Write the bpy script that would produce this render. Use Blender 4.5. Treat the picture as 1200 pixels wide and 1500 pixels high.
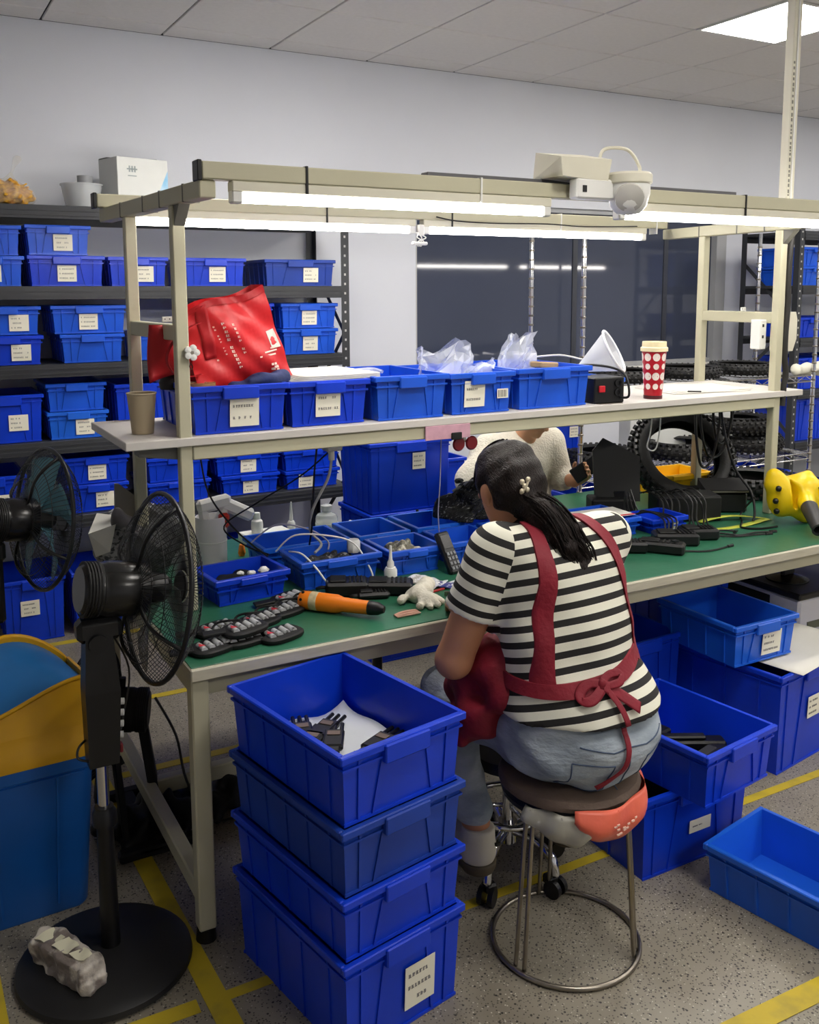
import bpy, bmesh, math, random
import numpy as np
from mathutils import Vector, Matrix, Euler

for o in list(bpy.data.objects):
    bpy.data.objects.remove(o, do_unlink=True)
scene = bpy.context.scene
COL = scene.collection
R_ = math.radians
PI = math.pi

# ------------------------------------------------------------------ camera
YAW, PITCH, ROLL = R_(29.0205), R_(7.7459), R_(-0.2244)
FPX, CYPX, CAMZ = 1382.2, 614.5, 1.67
fw = Vector((math.sin(YAW) * math.cos(PITCH), math.cos(YAW) * math.cos(PITCH), -math.sin(PITCH)))
rt0 = Vector((math.cos(YAW), -math.sin(YAW), 0.0))
up0 = rt0.cross(fw)
rt = rt0 * math.cos(ROLL) + up0 * math.sin(ROLL)
up = -rt0 * math.sin(ROLL) + up0 * math.cos(ROLL)
cam_data = bpy.data.cameras.new('camera')
cam_data.sensor_fit = 'VERTICAL'
cam_data.sensor_height = 24.0
cam_data.lens = FPX / 1500.0 * 24.0
cam_data.shift_y = (CYPX - 750.0) / 1500.0
cam_data.clip_start = 0.05
cam = bpy.data.objects.new('camera', cam_data)
COL.objects.link(cam)
mw = Matrix((rt, up, -fw)).transposed().to_4x4()
mw.translation = (0, 0, CAMZ)
cam.matrix_world = mw
scene.camera = cam

# ------------------------------------------------------------------ world and exposure
world = bpy.data.worlds.new('world')
scene.world = world
world.use_nodes = True
world.node_tree.nodes['Background'].inputs[0].default_value = (0.80, 0.86, 1.0, 1)
world.node_tree.nodes['Background'].inputs[1].default_value = 0.25
scene.view_settings.view_transform = 'Standard'
scene.view_settings.look = 'None'
scene.view_settings.gamma = 1.0
scene.view_settings.use_curve_mapping = False
scene.view_settings.exposure = 1.35
PANEL_STRENGTH = 12.5      # ceiling light panels
TUBE_STRENGTH = 15.0      # bench tube lights

# ------------------------------------------------------------------ materials
def lin(c):
    c = c / 255.0
    return c / 12.92 if c <= 0.04045 else ((c + 0.055) / 1.055) ** 2.4
def rgb(r, g, b): return (lin(r), lin(g), lin(b), 1.0)
MATS = {}
def pm(name, col, rough=0.5, metal=0.0, var=0.10, scale=6.0, bump=0.0, bscale=60.0, spec=0.5,
       trans=0.0, alpha=1.0, stretch=None, col2=None, thr=None, coat=0.0, ior=1.45, sss=0.0):
    """procedural principled material; col = sRGB 0..255"""
    if name in MATS: return MATS[name]
    m = bpy.data.materials.new(name); m.use_nodes = True
    nt = m.node_tree; b = nt.nodes['Principled BSDF']
    b.inputs['Roughness'].default_value = rough
    b.inputs['Metallic'].default_value = metal
    b.inputs['Specular IOR Level'].default_value = spec
    b.inputs['IOR'].default_value = ior
    b.inputs['Transmission Weight'].default_value = trans
    b.inputs['Alpha'].default_value = alpha
    b.inputs['Coat Weight'].default_value = coat
    if sss:
        b.inputs['Subsurface Weight'].default_value = sss
        b.inputs['Subsurface Radius'].default_value = (0.02, 0.008, 0.004)
    tc = nt.nodes.new('ShaderNodeTexCoord'); src = tc.outputs['Object']
    if stretch:
        mp = nt.nodes.new('ShaderNodeMapping'); mp.inputs['Scale'].default_value = stretch
        nt.links.new(src, mp.inputs[0]); src = mp.outputs[0]
    n = nt.nodes.new('ShaderNodeTexNoise'); n.inputs['Scale'].default_value = scale
    n.inputs['Detail'].default_value = 5.0
    nt.links.new(src, n.inputs['Vector'])
    cr = nt.nodes.new('ShaderNodeValToRGB')
    c = rgb(*col)
    if col2 is not None:
        c2 = rgb(*col2); lo, hi = thr if thr else (0.45, 0.6)
        cr.color_ramp.elements[0].position = lo; cr.color_ramp.elements[1].position = hi
        cr.color_ramp.elements[0].color = c; cr.color_ramp.elements[1].color = c2
    else:
        cr.color_ramp.elements[0].position = 0.3; cr.color_ramp.elements[1].position = 0.7
        cr.color_ramp.elements[0].color = tuple(x * (1 - var) for x in c[:3]) + (1,)
        cr.color_ramp.elements[1].color = tuple(min(1, x * (1 + var)) for x in c[:3]) + (1,)
    nt.links.new(n.outputs['Fac'], cr.inputs[0]); nt.links.new(cr.outputs[0], b.inputs['Base Color'])
    if bump:
        n2 = nt.nodes.new('ShaderNodeTexNoise'); n2.inputs['Scale'].default_value = bscale
        n2.inputs['Detail'].default_value = 3.0
        nt.links.new(src, n2.inputs['Vector'])
        bp = nt.nodes.new('ShaderNodeBump'); bp.inputs['Strength'].default_value = bump
        bp.inputs['Distance'].default_value = 0.01
        nt.links.new(n2.outputs['Fac'], bp.inputs['Height']); nt.links.new(bp.outputs[0], b.inputs['Normal'])
    MATS[name] = m
    return m
def emit(name, col, strength):
    if name in MATS: return MATS[name]
    m = bpy.data.materials.new(name); m.use_nodes = True
    nt = m.node_tree; b = nt.nodes['Principled BSDF']
    n = nt.nodes.new('ShaderNodeTexNoise'); n.inputs['Scale'].default_value = 2.0
    cr = nt.nodes.new('ShaderNodeValToRGB')
    c = rgb(*col)
    cr.color_ramp.elements[0].color = tuple(x * .97 for x in c[:3]) + (1,); cr.color_ramp.elements[1].color = c
    nt.links.new(n.outputs['Fac'], cr.inputs[0])
    nt.links.new(cr.outputs[0], b.inputs['Emission Color'])
    b.inputs['Base Color'].default_value = (0.8, 0.8, 0.8, 1)
    b.inputs['Emission Strength'].default_value = strength
    MATS[name] = m
    return m

# ------------------------------------------------------------------ mesh builder
def frame(d):
    d = Vector(d).normalized()
    a = Vector((0, 0, 1)) if abs(d.z) < 0.9 else Vector((1, 0, 0))
    u = a.cross(d).normalized()
    return u, d.cross(u), d
def catmull(pts, k=6, closed=False):
    pts = [Vector(q) for q in pts]
    if len(pts) < 3 and not closed: return pts
    out = []; n = len(pts)
    for i in range(n if closed else n - 1):
        if closed: p0, p1, p2, p3 = pts[(i - 1) % n], pts[i], pts[(i + 1) % n], pts[(i + 2) % n]
        else: p0, p1, p2, p3 = pts[max(i - 1, 0)], pts[i], pts[i + 1], pts[min(i + 2, n - 1)]
        for j in range(k):
            t = j / k
            out.append(0.5 * ((2 * p1) + (-p0 + p2) * t + (2 * p0 - 5 * p1 + 4 * p2 - p3) * t * t + (-p0 + 3 * p1 - 3 * p2 + p3) * t ** 3))
    if not closed: out.append(pts[-1])
    return out
class MB:
    def __init__(s): s.v = []; s.f = []
    def add(s, vs, fs):
        o = len(s.v); s.v += [tuple(q) for q in vs]; s.f += [tuple(i + o for i in f) for f in fs]
        return s
    def hexa(s, b, t):
        """8 corners: bottom ring b (ccw from above), top ring t"""
        return s.add(list(b) + list(t), [(3, 2, 1, 0), (4, 5, 6, 7), (0, 1, 5, 4), (1, 2, 6, 5), (2, 3, 7, 6), (3, 0, 4, 7)])
    def box(s, x0, x1, y0, y1, z0, z1, c=0.0, M=None):
        if c <= 0:
            vs = [(x0, y0, z0), (x1, y0, z0), (x1, y1, z0), (x0, y1, z0), (x0, y0, z1), (x1, y0, z1), (x1, y1, z1), (x0, y1, z1)]
            fs = [(3, 2, 1, 0), (4, 5, 6, 7), (0, 1, 5, 4), (1, 2, 6, 5), (2, 3, 7, 6), (3, 0, 4, 7)]
        else:
            c = min(c, (x1 - x0) * .45, (y1 - y0) * .45, (z1 - z0) * .45)
            X = (x0, x1); Y = (y0, y1); Z = (z0, z1); vs = []; idx = {}
            for i in (0, 1):
                for j in (0, 1):
                    for k in (0, 1):
                        sx, sy, sz = (1 - 2 * i) * c, (1 - 2 * j) * c, (1 - 2 * k) * c
                        for a, q in enumerate(((X[i], Y[j] + sy, Z[k] + sz), (X[i] + sx, Y[j], Z[k] + sz), (X[i] + sx, Y[j] + sy, Z[k]))):
                            idx[i, j, k, a] = len(vs); vs.append(q)
            I = idx; fs = []
            for i in (0, 1):
                r = [I[i, 0, 0, 0], I[i, 1, 0, 0], I[i, 1, 1, 0], I[i, 0, 1, 0]]; fs.append(r if i else r[::-1])
                r = [I[0, i, 0, 1], I[1, i, 0, 1], I[1, i, 1, 1], I[0, i, 1, 1]]; fs.append(r[::-1] if i else r)
                r = [I[0, 0, i, 2], I[1, 0, i, 2], I[1, 1, i, 2], I[0, 1, i, 2]]; fs.append(r if i else r[::-1])
            for a in (0, 1):
                for b in (0, 1):
                    r = [I[0, a, b, 1], I[1, a, b, 1], I[1, a, b, 2], I[0, a, b, 2]]; fs.append(r if (a == b) else r[::-1])
                    r = [I[a, 0, b, 0], I[a, 1, b, 0], I[a, 1, b, 2], I[a, 0, b, 2]]; fs.append(r[::-1] if (a == b) else r)
                    r = [I[a, b, 0, 0], I[a, b, 1, 0], I[a, b, 1, 1], I[a, b, 0, 1]]; fs.append(r if (a == b) else r[::-1])
            for i in (0, 1):
                for j in (0, 1):
                    for k in (0, 1):
                        r = [I[i, j, k, 0], I[i, j, k, 1], I[i, j, k, 2]]
                        fs.append(r if (i + j + k) % 2 else r[::-1])
        if M is not None: vs = [tuple(M @ Vector(q)) for q in vs]
        return s.add(vs, fs)
    def cbox(s, cx, cy, cz, sx, sy, sz, c=0.0, rz=0.0, rot=None):
        M = Matrix.Translation((cx, cy, cz)) @ (Euler(rot).to_matrix().to_4x4() if rot else Matrix.Rotation(rz, 4, 'Z'))
        return s.box(-sx / 2, sx / 2, -sy / 2, sy / 2, -sz / 2, sz / 2, c, M)
    def bar(s, p0, p1, w, h, c=0.0, upv=(0, 0, 1)):
        """box beam from p0 to p1; w across, h along upv"""
        p0 = Vector(p0); p1 = Vector(p1); d = p1 - p0; L = d.length; d.normalize()
        u = Vector(upv); x = d.cross(u)
        if x.length < 1e-5: x = d.cross(Vector((1, 0, 0)))
        x.normalize(); u = x.cross(d)
        M = Matrix((d, -x, u)).transposed().to_4x4(); M.translation = (p0 + p1) / 2
        return s.box(-L / 2, L / 2, -w / 2, w / 2, -h / 2, h / 2, c, M)
    def cyl(s, p0, p1, r0, r1=None, n=14, cap=True):
        r1 = r0 if r1 is None else r1
        p0 = Vector(p0); p1 = Vector(p1); u, w, d = frame(p1 - p0)
        vs = []
        for p, r in ((p0, r0), (p1, r1)):
            for i in range(n):
                a = 2 * PI * i / n; vs.append(p + u * (math.cos(a) * r) + w * (math.sin(a) * r))
        fs = [(i, (i + 1) % n, n + (i + 1) % n, n + i) for i in range(n)]
        if cap: fs += [tuple(range(n))[::-1], tuple(range(n, 2 * n))]
        return s.add(vs, fs)
    def tube(s, pts, r, n=8, k=0, closed=False, cap=True):
        if k: pts = catmull(pts, k, closed)
        pts = [Vector(q) for q in pts]; m = len(pts); vs = []
        rr = r if isinstance(r, (list, tuple)) else None
        def tan(i):
            if closed: return (pts[(i + 1) % m] - pts[(i - 1) % m])
            return pts[min(i + 1, m - 1)] - pts[max(i - 1, 0)]
        u, w, d = frame(tan(0))
        for i in range(m):
            t = tan(i)
            if t.length < 1e-9: t = d
            t = t.normalized(); u = (u - t * u.dot(t))
            if u.length < 1e-6: u = frame(t)[0]
            u.normalize(); w = t.cross(u); d = t
            ri = (rr[0] + (rr[1] - rr[0]) * i / (m - 1)) if rr else r
            for j in range(n):
                a = 2 * PI * j / n; vs.append(pts[i] + u * (math.cos(a) * ri) + w * (math.sin(a) * ri))
        fs = []
        for i in range(m if closed else m - 1):
            for j in range(n):
                a, b = i * n + j, i * n + (j + 1) % n; c, e = ((i + 1) % m) * n + (j + 1) % n, ((i + 1) % m) * n + j
                fs.append((a, b, c, e))
        if not closed and cap: fs += [tuple(range(n))[::-1], tuple(range((m - 1) * n, m * n))]
        return s.add(vs, fs)
    def lathe(s, prof, n=24, org=(0, 0, 0), axis=(0, 0, 1), seg=None):
        """profile [(r, h)] along axis"""
        u, w, d = frame(axis); org = Vector(org); vs = []; m = len(prof)
        for r, h in prof:
            for i in range(n):
                a = 2 * PI * i / n; vs.append(org + d * h + u * (math.cos(a) * r) + w * (math.sin(a) * r))
        fs = [(k * n + i, k * n + (i + 1) % n, (k + 1) * n + (i + 1) % n, (k + 1) * n + i) for k in range(m - 1) for i in range(n)]
        ring = prof[0] == prof[-1]
        if prof[0][0] > 1e-6 and not ring: fs.append(tuple(range(n))[::-1])
        if prof[-1][0] > 1e-6 and not ring: fs.append(tuple(range((m - 1) * n, m * n)))
        return s.add(vs, fs)
    def prism(s, poly, h0, h1, M=None):
        """2D polygon (ccw) in local XY extruded along local Z"""
        n = len(poly)
        vs = [Vector((x, y, h0)) for x, y in poly] + [Vector((x, y, h1)) for x, y in poly]
        if M is not None: vs = [M @ q for q in vs]
        return s.add(vs, [tuple(range(n))[::-1], tuple(range(n, 2 * n))] + [(i, (i + 1) % n, n + (i + 1) % n, n + i) for i in range(n)])
    def grid(s, fn, nu, nv):
        o = [fn(i / nu, j / nv) for j in range(nv + 1) for i in range(nu + 1)]
        return s.add(o, [(j * (nu + 1) + i, j * (nu + 1) + i + 1, (j + 1) * (nu + 1) + i + 1, (j + 1) * (nu + 1) + i) for j in range(nv) for i in range(nu)])
    def sheet(s, fn, nu, nv, th, nrm):
        """closed thin slab over fn(u,v), offset th along nrm"""
        nrm = Vector(nrm) * th
        a = [Vector(fn(i / nu, j / nv)) for j in range(nv + 1) for i in range(nu + 1)]
        N = len(a); b = [q - nrm for q in a]; W = nu + 1
        fs = []
        for j in range(nv):
            for i in range(nu):
                q = (j * W + i, j * W + i + 1, (j + 1) * W + i + 1, (j + 1) * W + i)
                fs.append(q); fs.append(tuple(N + k for k in q[::-1]))
        ring = [i for i in range(W)] + [j * W + nu for j in range(1, nv + 1)] + [nv * W + i for i in range(nu - 1, -1, -1)] + [j * W for j in range(nv - 1, 0, -1)]
        for k in range(len(ring)):
            p, q = ring[k], ring[(k + 1) % len(ring)]
            fs.append((q, p, N + p, N + q))
        return s.add(a + b, fs)
    def sphere(s, c, r, n=12, m=8, sc=(1, 1, 1)):
        vs = []; c = Vector(c)
        for k in range(1, m):
            t = PI * k / m
            for i in range(n):
                a = 2 * PI * i / n
                vs.append(c + Vector((math.sin(t) * math.cos(a) * r * sc[0], math.sin(t) * math.sin(a) * r * sc[1], math.cos(t) * r * sc[2])))
        top = len(vs); vs.append(c + Vector((0, 0, r * sc[2]))); vs.append(c - Vector((0, 0, r * sc[2])))
        fs = [(k * n + i, (k + 1) * n + i, (k + 1) * n + (i + 1) % n, k * n + (i + 1) % n) for k in range(m - 2) for i in range(n)]
        fs += [(top, i, (i + 1) % n) for i in range(n)] + [(top + 1, (m - 2) * n + (i + 1) % n, (m - 2) * n + i) for i in range(n)]
        return s.add(vs, fs)
    def xf(s, M): s.v = [tuple(M @ Vector(q)) for q in s.v]; return s
    def jitter(s, amp, seed=0):
        rn = random.Random(seed); d = {}
        out = []
        for q in s.v:
            k = (round(q[0], 4), round(q[1], 4), round(q[2], 4))
            if k not in d: d[k] = [rn.uniform(-amp, amp) for _ in range(3)]
            out.append(tuple(q[i] + d[k][i] for i in range(3)))
        s.v = out; return s
    def mesh(s, name, mat, smooth=None):
        me = bpy.data.meshes.new(name); me.from_pydata(s.v, [], s.f); me.update()
        if mat is not None: me.materials.append(mat)
        if smooth:
            me.polygons.foreach_set('use_smooth', [True] * len(me.polygons))
            if smooth is not True: me.set_sharp_from_angle(angle=R_(smooth))
        return me
    def build(s, name, mat, parent=None, smooth=40):
        return link(name, s.mesh(name, mat, smooth), parent)
def link(name, me, parent=None):
    o = bpy.data.objects.new(name, me); COL.objects.link(o)
    if parent is not None: o.parent = parent
    return o
def tag(o, label, cat, group=None, kind=None):
    if label: o['label'] = label
    if cat: o['category'] = cat
    if group: o['group'] = group
    if kind: o['kind'] = kind
    return o
def thing(name, label, cat, loc=(0, 0, 0), rz=0.0, group=None):
    o = bpy.data.objects.new(name, None); COL.objects.link(o)
    o.empty_display_size = 0.05
    o.location = loc; o.rotation_euler = (0, 0, rz)
    return tag(o, label, cat, group)
def struct(o): o['kind'] = 'structure'; return o

# ------------------------------------------------------------------ signed distance modelling (surface nets)
class SDF:
    def __init__(s, lo, hi, h):
        s.lo = np.array(lo, np.float32); s.h = h
        n = np.ceil((np.array(hi) - np.array(lo)) / h).astype(int) + 1
        s.n = n; s.d = np.full(n, 1.0, np.float32)
        s.ax = [s.lo[i] + h * np.arange(n[i], dtype=np.float32) for i in range(3)]
    def copy(s):
        q = SDF.__new__(SDF); q.lo = s.lo; q.h = s.h; q.n = s.n; q.ax = s.ax; q.d = s.d.copy(); return q
    def sub(s, lo, hi):
        a = np.clip(np.floor((np.array(lo) - s.lo) / s.h).astype(int), 0, s.n); b = np.clip(np.ceil((np.array(hi) - s.lo) / s.h).astype(int) + 1, 0, s.n)
        sl = tuple(slice(a[i], b[i]) for i in range(3))
        return sl, np.meshgrid(*[s.ax[i][sl[i]] for i in range(3)], indexing='ij')
    @staticmethod
    def smin(a, b, k):
        if k <= 0: return np.minimum(a, b)
        hh = np.maximum(k - np.abs(a - b), 0) / k
        return np.minimum(a, b) - hh * hh * k * 0.25
    def cone(s, a, b, ra, rb, k=0.03, sq=(1, 1, 1)):
        """round cone; sq scales space (values < 1 widen along that axis)"""
        a = np.array(a, np.float32); b = np.array(b, np.float32); m = max(ra, rb) / min(sq) + 0.09
        sl, (X, Y, Z) = s.sub(np.minimum(a, b) - m, np.maximum(a, b) + m)
        q = np.array(sq, np.float32); ba = (b - a) * q; L2 = float(ba @ ba) + 1e-9
        px, py, pz = (X - a[0]) * q[0], (Y - a[1]) * q[1], (Z - a[2]) * q[2]
        t = np.clip((px * ba[0] + py * ba[1] + pz * ba[2]) / L2, 0, 1)
        d = np.sqrt((px - t * ba[0]) ** 2 + (py - t * ba[1]) ** 2 + (pz - t * ba[2]) ** 2) - (ra + (rb - ra) * t)
        s.d[sl] = SDF.smin(s.d[sl], d, k); return s
    def chain(s, pts, rs, k=0.03, sq=(1, 1, 1)):
        for i in range(len(pts) - 1): s.cone(pts[i], pts[i + 1], rs[i], rs[i + 1], k, sq)
        return s
    def ell(s, c, r, k=0.03, rot=None):
        c = np.array(c, np.float32); r = np.array(r, np.float32); m = float(max(r)) + 0.09
        sl, (X, Y, Z) = s.sub(c - m, c + m)
        P = np.stack([X - c[0], Y - c[1], Z - c[2]], -1)
        if rot is not None: P = P @ np.array(rot if isinstance(rot, Matrix) else Euler(rot).to_matrix(), np.float32)
        k0 = np.sqrt(((P / r) ** 2).sum(-1)) + 1e-6; k1 = np.sqrt(((P / (r * r)) ** 2).sum(-1)) + 1e-6
        s.d[sl] = SDF.smin(s.d[sl], k0 * (k0 - 1) / k1, k); return s
    def rbox(s, c, hf, r, k=0.01, rot=None):
        c = np.array(c, np.float32); m = float(np.linalg.norm(hf)) + r + 0.06
        sl, (X, Y, Z) = s.sub(c - m, c + m); Q = np.stack([X - c[0], Y - c[1], Z - c[2]], -1)
        if rot is not None: Q = Q @ np.array(rot if isinstance(rot, Matrix) else Euler(rot).to_matrix(), np.float32)
        q = np.abs(Q) - np.array(hf, np.float32)
        d = np.sqrt((np.maximum(q, 0) ** 2).sum(-1)) + np.minimum(q.max(-1), 0) - r
        s.d[sl] = SDF.smin(s.d[sl], d.astype(np.float32), k); return s
    def sub_ell(s, c, r, k=0.01, rot=None):
        t = s.copy(); t.d[:] = 1; t.ell(c, r, 0, rot)
        s.d = -SDF.smin(-s.d, t.d, k); return s
    def cut(s, p, n):
        """keep the side the normal n points away from"""
        n = np.array(n, np.float32); n /= np.linalg.norm(n); p = np.array(p, np.float32)
        pl = ((s.ax[0] - p[0]) * n[0])[:, None, None] + ((s.ax[1] - p[1]) * n[1])[None, :, None] + ((s.ax[2] - p[2]) * n[2])[None, None, :]
        s.d = np.maximum(s.d, pl); return s
    def noise(s, amp, f, seed=0):
        rn = random.Random(seed)
        X, Y, Z = s.ax[0][:, None, None], s.ax[1][None, :, None], s.ax[2][None, None, :]
        for _ in range(7):
            a, b, c = [rn.uniform(-1, 1) * f for _ in range(3)]; ph = rn.uniform(0, 6.3)
            s.d = s.d + (amp * 0.5 * np.sin(a * X + b * Y + c * Z + ph)).astype(np.float32)
        return s
    def at(s, p):
        q = np.clip((np.array(p) - s.lo) / s.h, 0, s.n - 1.001); i = q.astype(int); f = q - i; v = 0.0
        for a in (0, 1):
            for b in (0, 1):
                for c in (0, 1):
                    v += s.d[i[0] + a, i[1] + b, i[2] + c] * (f[0] if a else 1 - f[0]) * (f[1] if b else 1 - f[1]) * (f[2] if c else 1 - f[2])
        return float(v)
    def march(s, p, d, tmax=0.6):
        """first surface point from p along d"""
        p = np.array(p, float); d = np.array(d, float); d /= np.linalg.norm(d); t = 0
        while t < tmax:
            v = s.at(p + d * t)
            if v < 0.0004: return p + d * t
            t += min(.05, max(0.0004, v * 0.6))
        return None
    def mesh(s, smooth_it=1, org=(0, 0, 0)):
        d = s.d; ins = d < 0; n = d.shape
        acc = np.zeros((n[0] - 1, n[1] - 1, n[2] - 1, 3), np.float32); cnt = np.zeros(acc.shape[:3], np.float32)
        C = [(i, j, k) for i in (0, 1) for j in (0, 1) for k in (0, 1)]
        def view(c): return d[c[0]:n[0] - 1 + c[0], c[1]:n[1] - 1 + c[1], c[2]:n[2] - 1 + c[2]]
        for a in C:
            for ax in range(3):
                if a[ax]: continue
                b = list(a); b[ax] = 1; va, vb = view(a), view(tuple(b))
                m = (va < 0) != (vb < 0)
                if not m.any(): continue
                t = va[m] / (va[m] - vb[m] + 1e-12)
                q = np.tile(np.array(a, np.float32), (len(t), 1)); q[:, ax] = t
                acc[m] += q; cnt[m] += 1
        cell = cnt > 0; idx = np.full(cell.shape, -1, np.int64); ci = np.argwhere(cell)
        idx[cell] = np.arange(len(ci))
        V = (ci + acc[cell] / cnt[cell][:, None]) * s.h + s.lo
        F = []
        for ax in range(3):
            u, w = [(1, 2), (2, 0), (0, 1)][ax]
            sa = [slice(None)] * 3; sb = [slice(None)] * 3; sa[ax] = slice(0, -1); sb[ax] = slice(1, None)
            A, B = ins[tuple(sa)], ins[tuple(sb)]; e = np.argwhere(A != B)
            e = e[(e[:, u] > 0) & (e[:, w] > 0) & (e[:, u] < n[u] - 1) & (e[:, w] < n[w] - 1)]
            if not len(e): continue
            fl = A[tuple(e.T)]
            def g(du, dw):
                q = e.copy(); q[:, u] -= du; q[:, w] -= dw; return idx[tuple(q.T)]
            f = np.stack([g(1, 1), g(0, 1), g(0, 0), g(1, 0)], 1)
            f[~fl] = f[~fl][:, ::-1]; F.append(f)
        F = np.concatenate(F); F = F[(F >= 0).all(1)]
        for _ in range(smooth_it):
            S = np.zeros_like(V); K = np.zeros(len(V))
            for i in range(4):
                a, b = F[:, i], F[:, (i + 1) % 4]
                np.add.at(S, a, V[b]); np.add.at(S, b, V[a]); np.add.at(K, a, 1); np.add.at(K, b, 1)
            V = V * 0.5 + 0.5 * S / np.maximum(K, 1)[:, None]
        return V - np.array(org), F
    def build(s, name, mat, parent=None, org=(0, 0, 0), it=1):
        V, F = s.mesh(it, org)
        me = bpy.data.meshes.new(name)
        me.vertices.add(len(V)); me.vertices.foreach_set('co', V.astype(np.float32).ravel())
        me.loops.add(F.size); me.loops.foreach_set('vertex_index', F.astype(np.int32).ravel())
        me.polygons.add(len(F)); me.polygons.foreach_set('loop_start', np.arange(0, F.size, 4, dtype=np.int32))
        me.update(calc_edges=True); me.validate()
        me.polygons.foreach_set('use_smooth', [True] * len(me.polygons))
        me.materials.append(mat)
        return link(name, me, parent)

# ------------------------------------------------------------------ palette
cream = pm('powder_coated_cream', (190, 186, 160), 0.45, var=0.05, scale=3, bump=0.03)
cream_end = pm('grey_bracket', (104, 103, 96), 0.5, var=0.06)
darkrack = pm('rack_charcoal', (52, 54, 58), 0.45, var=0.10)
blackp = pm('black_plastic', (16, 16, 18), 0.38, var=0.15)
blackm = pm('black_matte', (13, 13, 14), 0.65, var=0.25, scale=20)
blacks = pm('black_satin', (22, 22, 24), 0.25, var=0.1)
rubber = pm('black_rubber', (20, 20, 21), 0.55, var=0.2, bump=0.15, bscale=90)
chrome = pm('chrome', (215, 215, 218), 0.12, metal=1.0, var=0.04)
steel = pm('dull_steel', (150, 143, 132), 0.3, metal=1.0, var=0.12, scale=25)
whitep = pm('white_plastic', (226, 226, 222), 0.4, var=0.03)
offwhite = pm('off_white_plastic', (214, 210, 192), 0.45, var=0.04)
paper = pm('paper_white', (226, 224, 216), 0.7, var=0.03)
card = pm('label_card', (238, 234, 216), 0.65, var=0.03)
ink = pm('ink', (96, 94, 98), 0.7, var=0.2, scale=200)
crate_deep = pm('crate_blue_deep', (12, 58, 200), 0.30, var=0.12, scale=5, bump=0.03, bscale=25, spec=0.45)
crate_mid = pm('crate_blue_mid', (28, 86, 208), 0.28, var=0.14, scale=5, bump=0.03, bscale=25, spec=0.45)
crate_light = pm('crate_blue_light', (30, 98, 214), 0.28, var=0.10, scale=5, bump=0.03, bscale=25, spec=0.5)
crate_faded = pm('crate_blue_faded', (26, 62, 158), 0.4, var=0.15, scale=5, bump=0.03, bscale=25, spec=0.4)
# ================================================================== SETTING
CEIL = 3.007; WALLY = 5.166
def floor_mat():
    m = bpy.data.materials.new('terrazzo_floor'); m.use_nodes = True; nt = m.node_tree; b = nt.nodes['Principled BSDF']
    tc = nt.nodes.new('ShaderNodeTexCoord')
    def vor(scale, lo, hi):
        v = nt.nodes.new('ShaderNodeTexVoronoi'); v.inputs['Scale'].default_value = scale; v.inputs['Randomness'].default_value = 1
        nt.links.new(tc.outputs['Object'], v.inputs['Vector'])
        r = nt.nodes.new('ShaderNodeValToRGB'); r.color_ramp.elements[0].position = lo; r.color_ramp.elements[1].position = hi
        r.color_ramp.elements[0].color = (1, 1, 1, 1); r.color_ramp.elements[1].color = (0, 0, 0, 1)
        nt.links.new(v.outputs['Distance'], r.inputs[0]); return r, v
    n = nt.nodes.new('ShaderNodeTexNoise'); n.inputs['Scale'].default_value = 2.2; n.inputs['Detail'].default_value = 6
    nt.links.new(tc.outputs['Object'], n.inputs['Vector'])
    base = nt.nodes.new('ShaderNodeValToRGB')
    base.color_ramp.elements[0].position = .3; base.color_ramp.elements[1].position = .7
    base.color_ramp.elements[0].color = rgb(124, 117, 103); base.color_ramp.elements[1].color = rgb(150, 143, 128)
    nt.links.new(n.outputs['Fac'], base.inputs[0])
    cur = base.outputs[0]
    for sc, lo, hi, col in ((120, .22, .30, (78, 72, 64)), (62, .16, .22, (46, 42, 38)), (84, .13, .18, (190, 183, 168))):
        r, v = vor(sc, lo, hi)
        mx = nt.nodes.new('ShaderNodeMix'); mx.data_type = 'RGBA'
        nt.links.new(r.outputs[0], mx.inputs[0]); nt.links.new(cur, mx.inputs[6]); mx.inputs[7].default_value = rgb(*col)
        cur = mx.outputs[2]
    nt.links.new(cur, b.inputs['Base Color'])
    b.inputs['Roughness'].default_value = 0.34
    bp = nt.nodes.new('ShaderNodeBump'); bp.inputs['Strength'].default_value = .06; bp.inputs['Distance'].default_value = .004
    nt.links.new(n.outputs['Fac'], bp.inputs['Height']); nt.links.new(bp.outputs[0], b.inputs['Normal'])
    return m
X0, X1, Y0 = -2.6, 8.6, -3.2
struct(MB().box(X0, X1, Y0, WALLY + .15, -.1, 0).build('floor', floor_mat(), smooth=None))
wallm = pm('wall_paint', (220, 223, 231), 0.75, var=0.02, scale=1.5, bump=0.04, bscale=120)
WX0, WX1, WZ0, WZ1 = 2.915, 5.60, 1.13, 2.22
struct(MB().box(X0, X1, WALLY, WALLY + .12, 0, WZ0).box(X0, X1, WALLY, WALLY + .12, WZ1, CEIL).box(X0, WX0, WALLY, WALLY + .12, WZ0, WZ1).box(WX1, X1, WALLY, WALLY + .12, WZ0, WZ1).build('wall_back', wallm, smooth=None))
struct(MB().box(X0 - .1, X0, Y0, WALLY + .12, 0, CEIL).build('wall_left', wallm, smooth=None))
struct(MB().box(X1, X1 + .1, Y0, WALLY + .12, 0, CEIL).build('wall_right', wallm, smooth=None))
struct(MB().box(X0 - .1, X1 + .1, Y0 - .1, Y0, 0, CEIL).build('wall_front', wallm, smooth=None))
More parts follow.
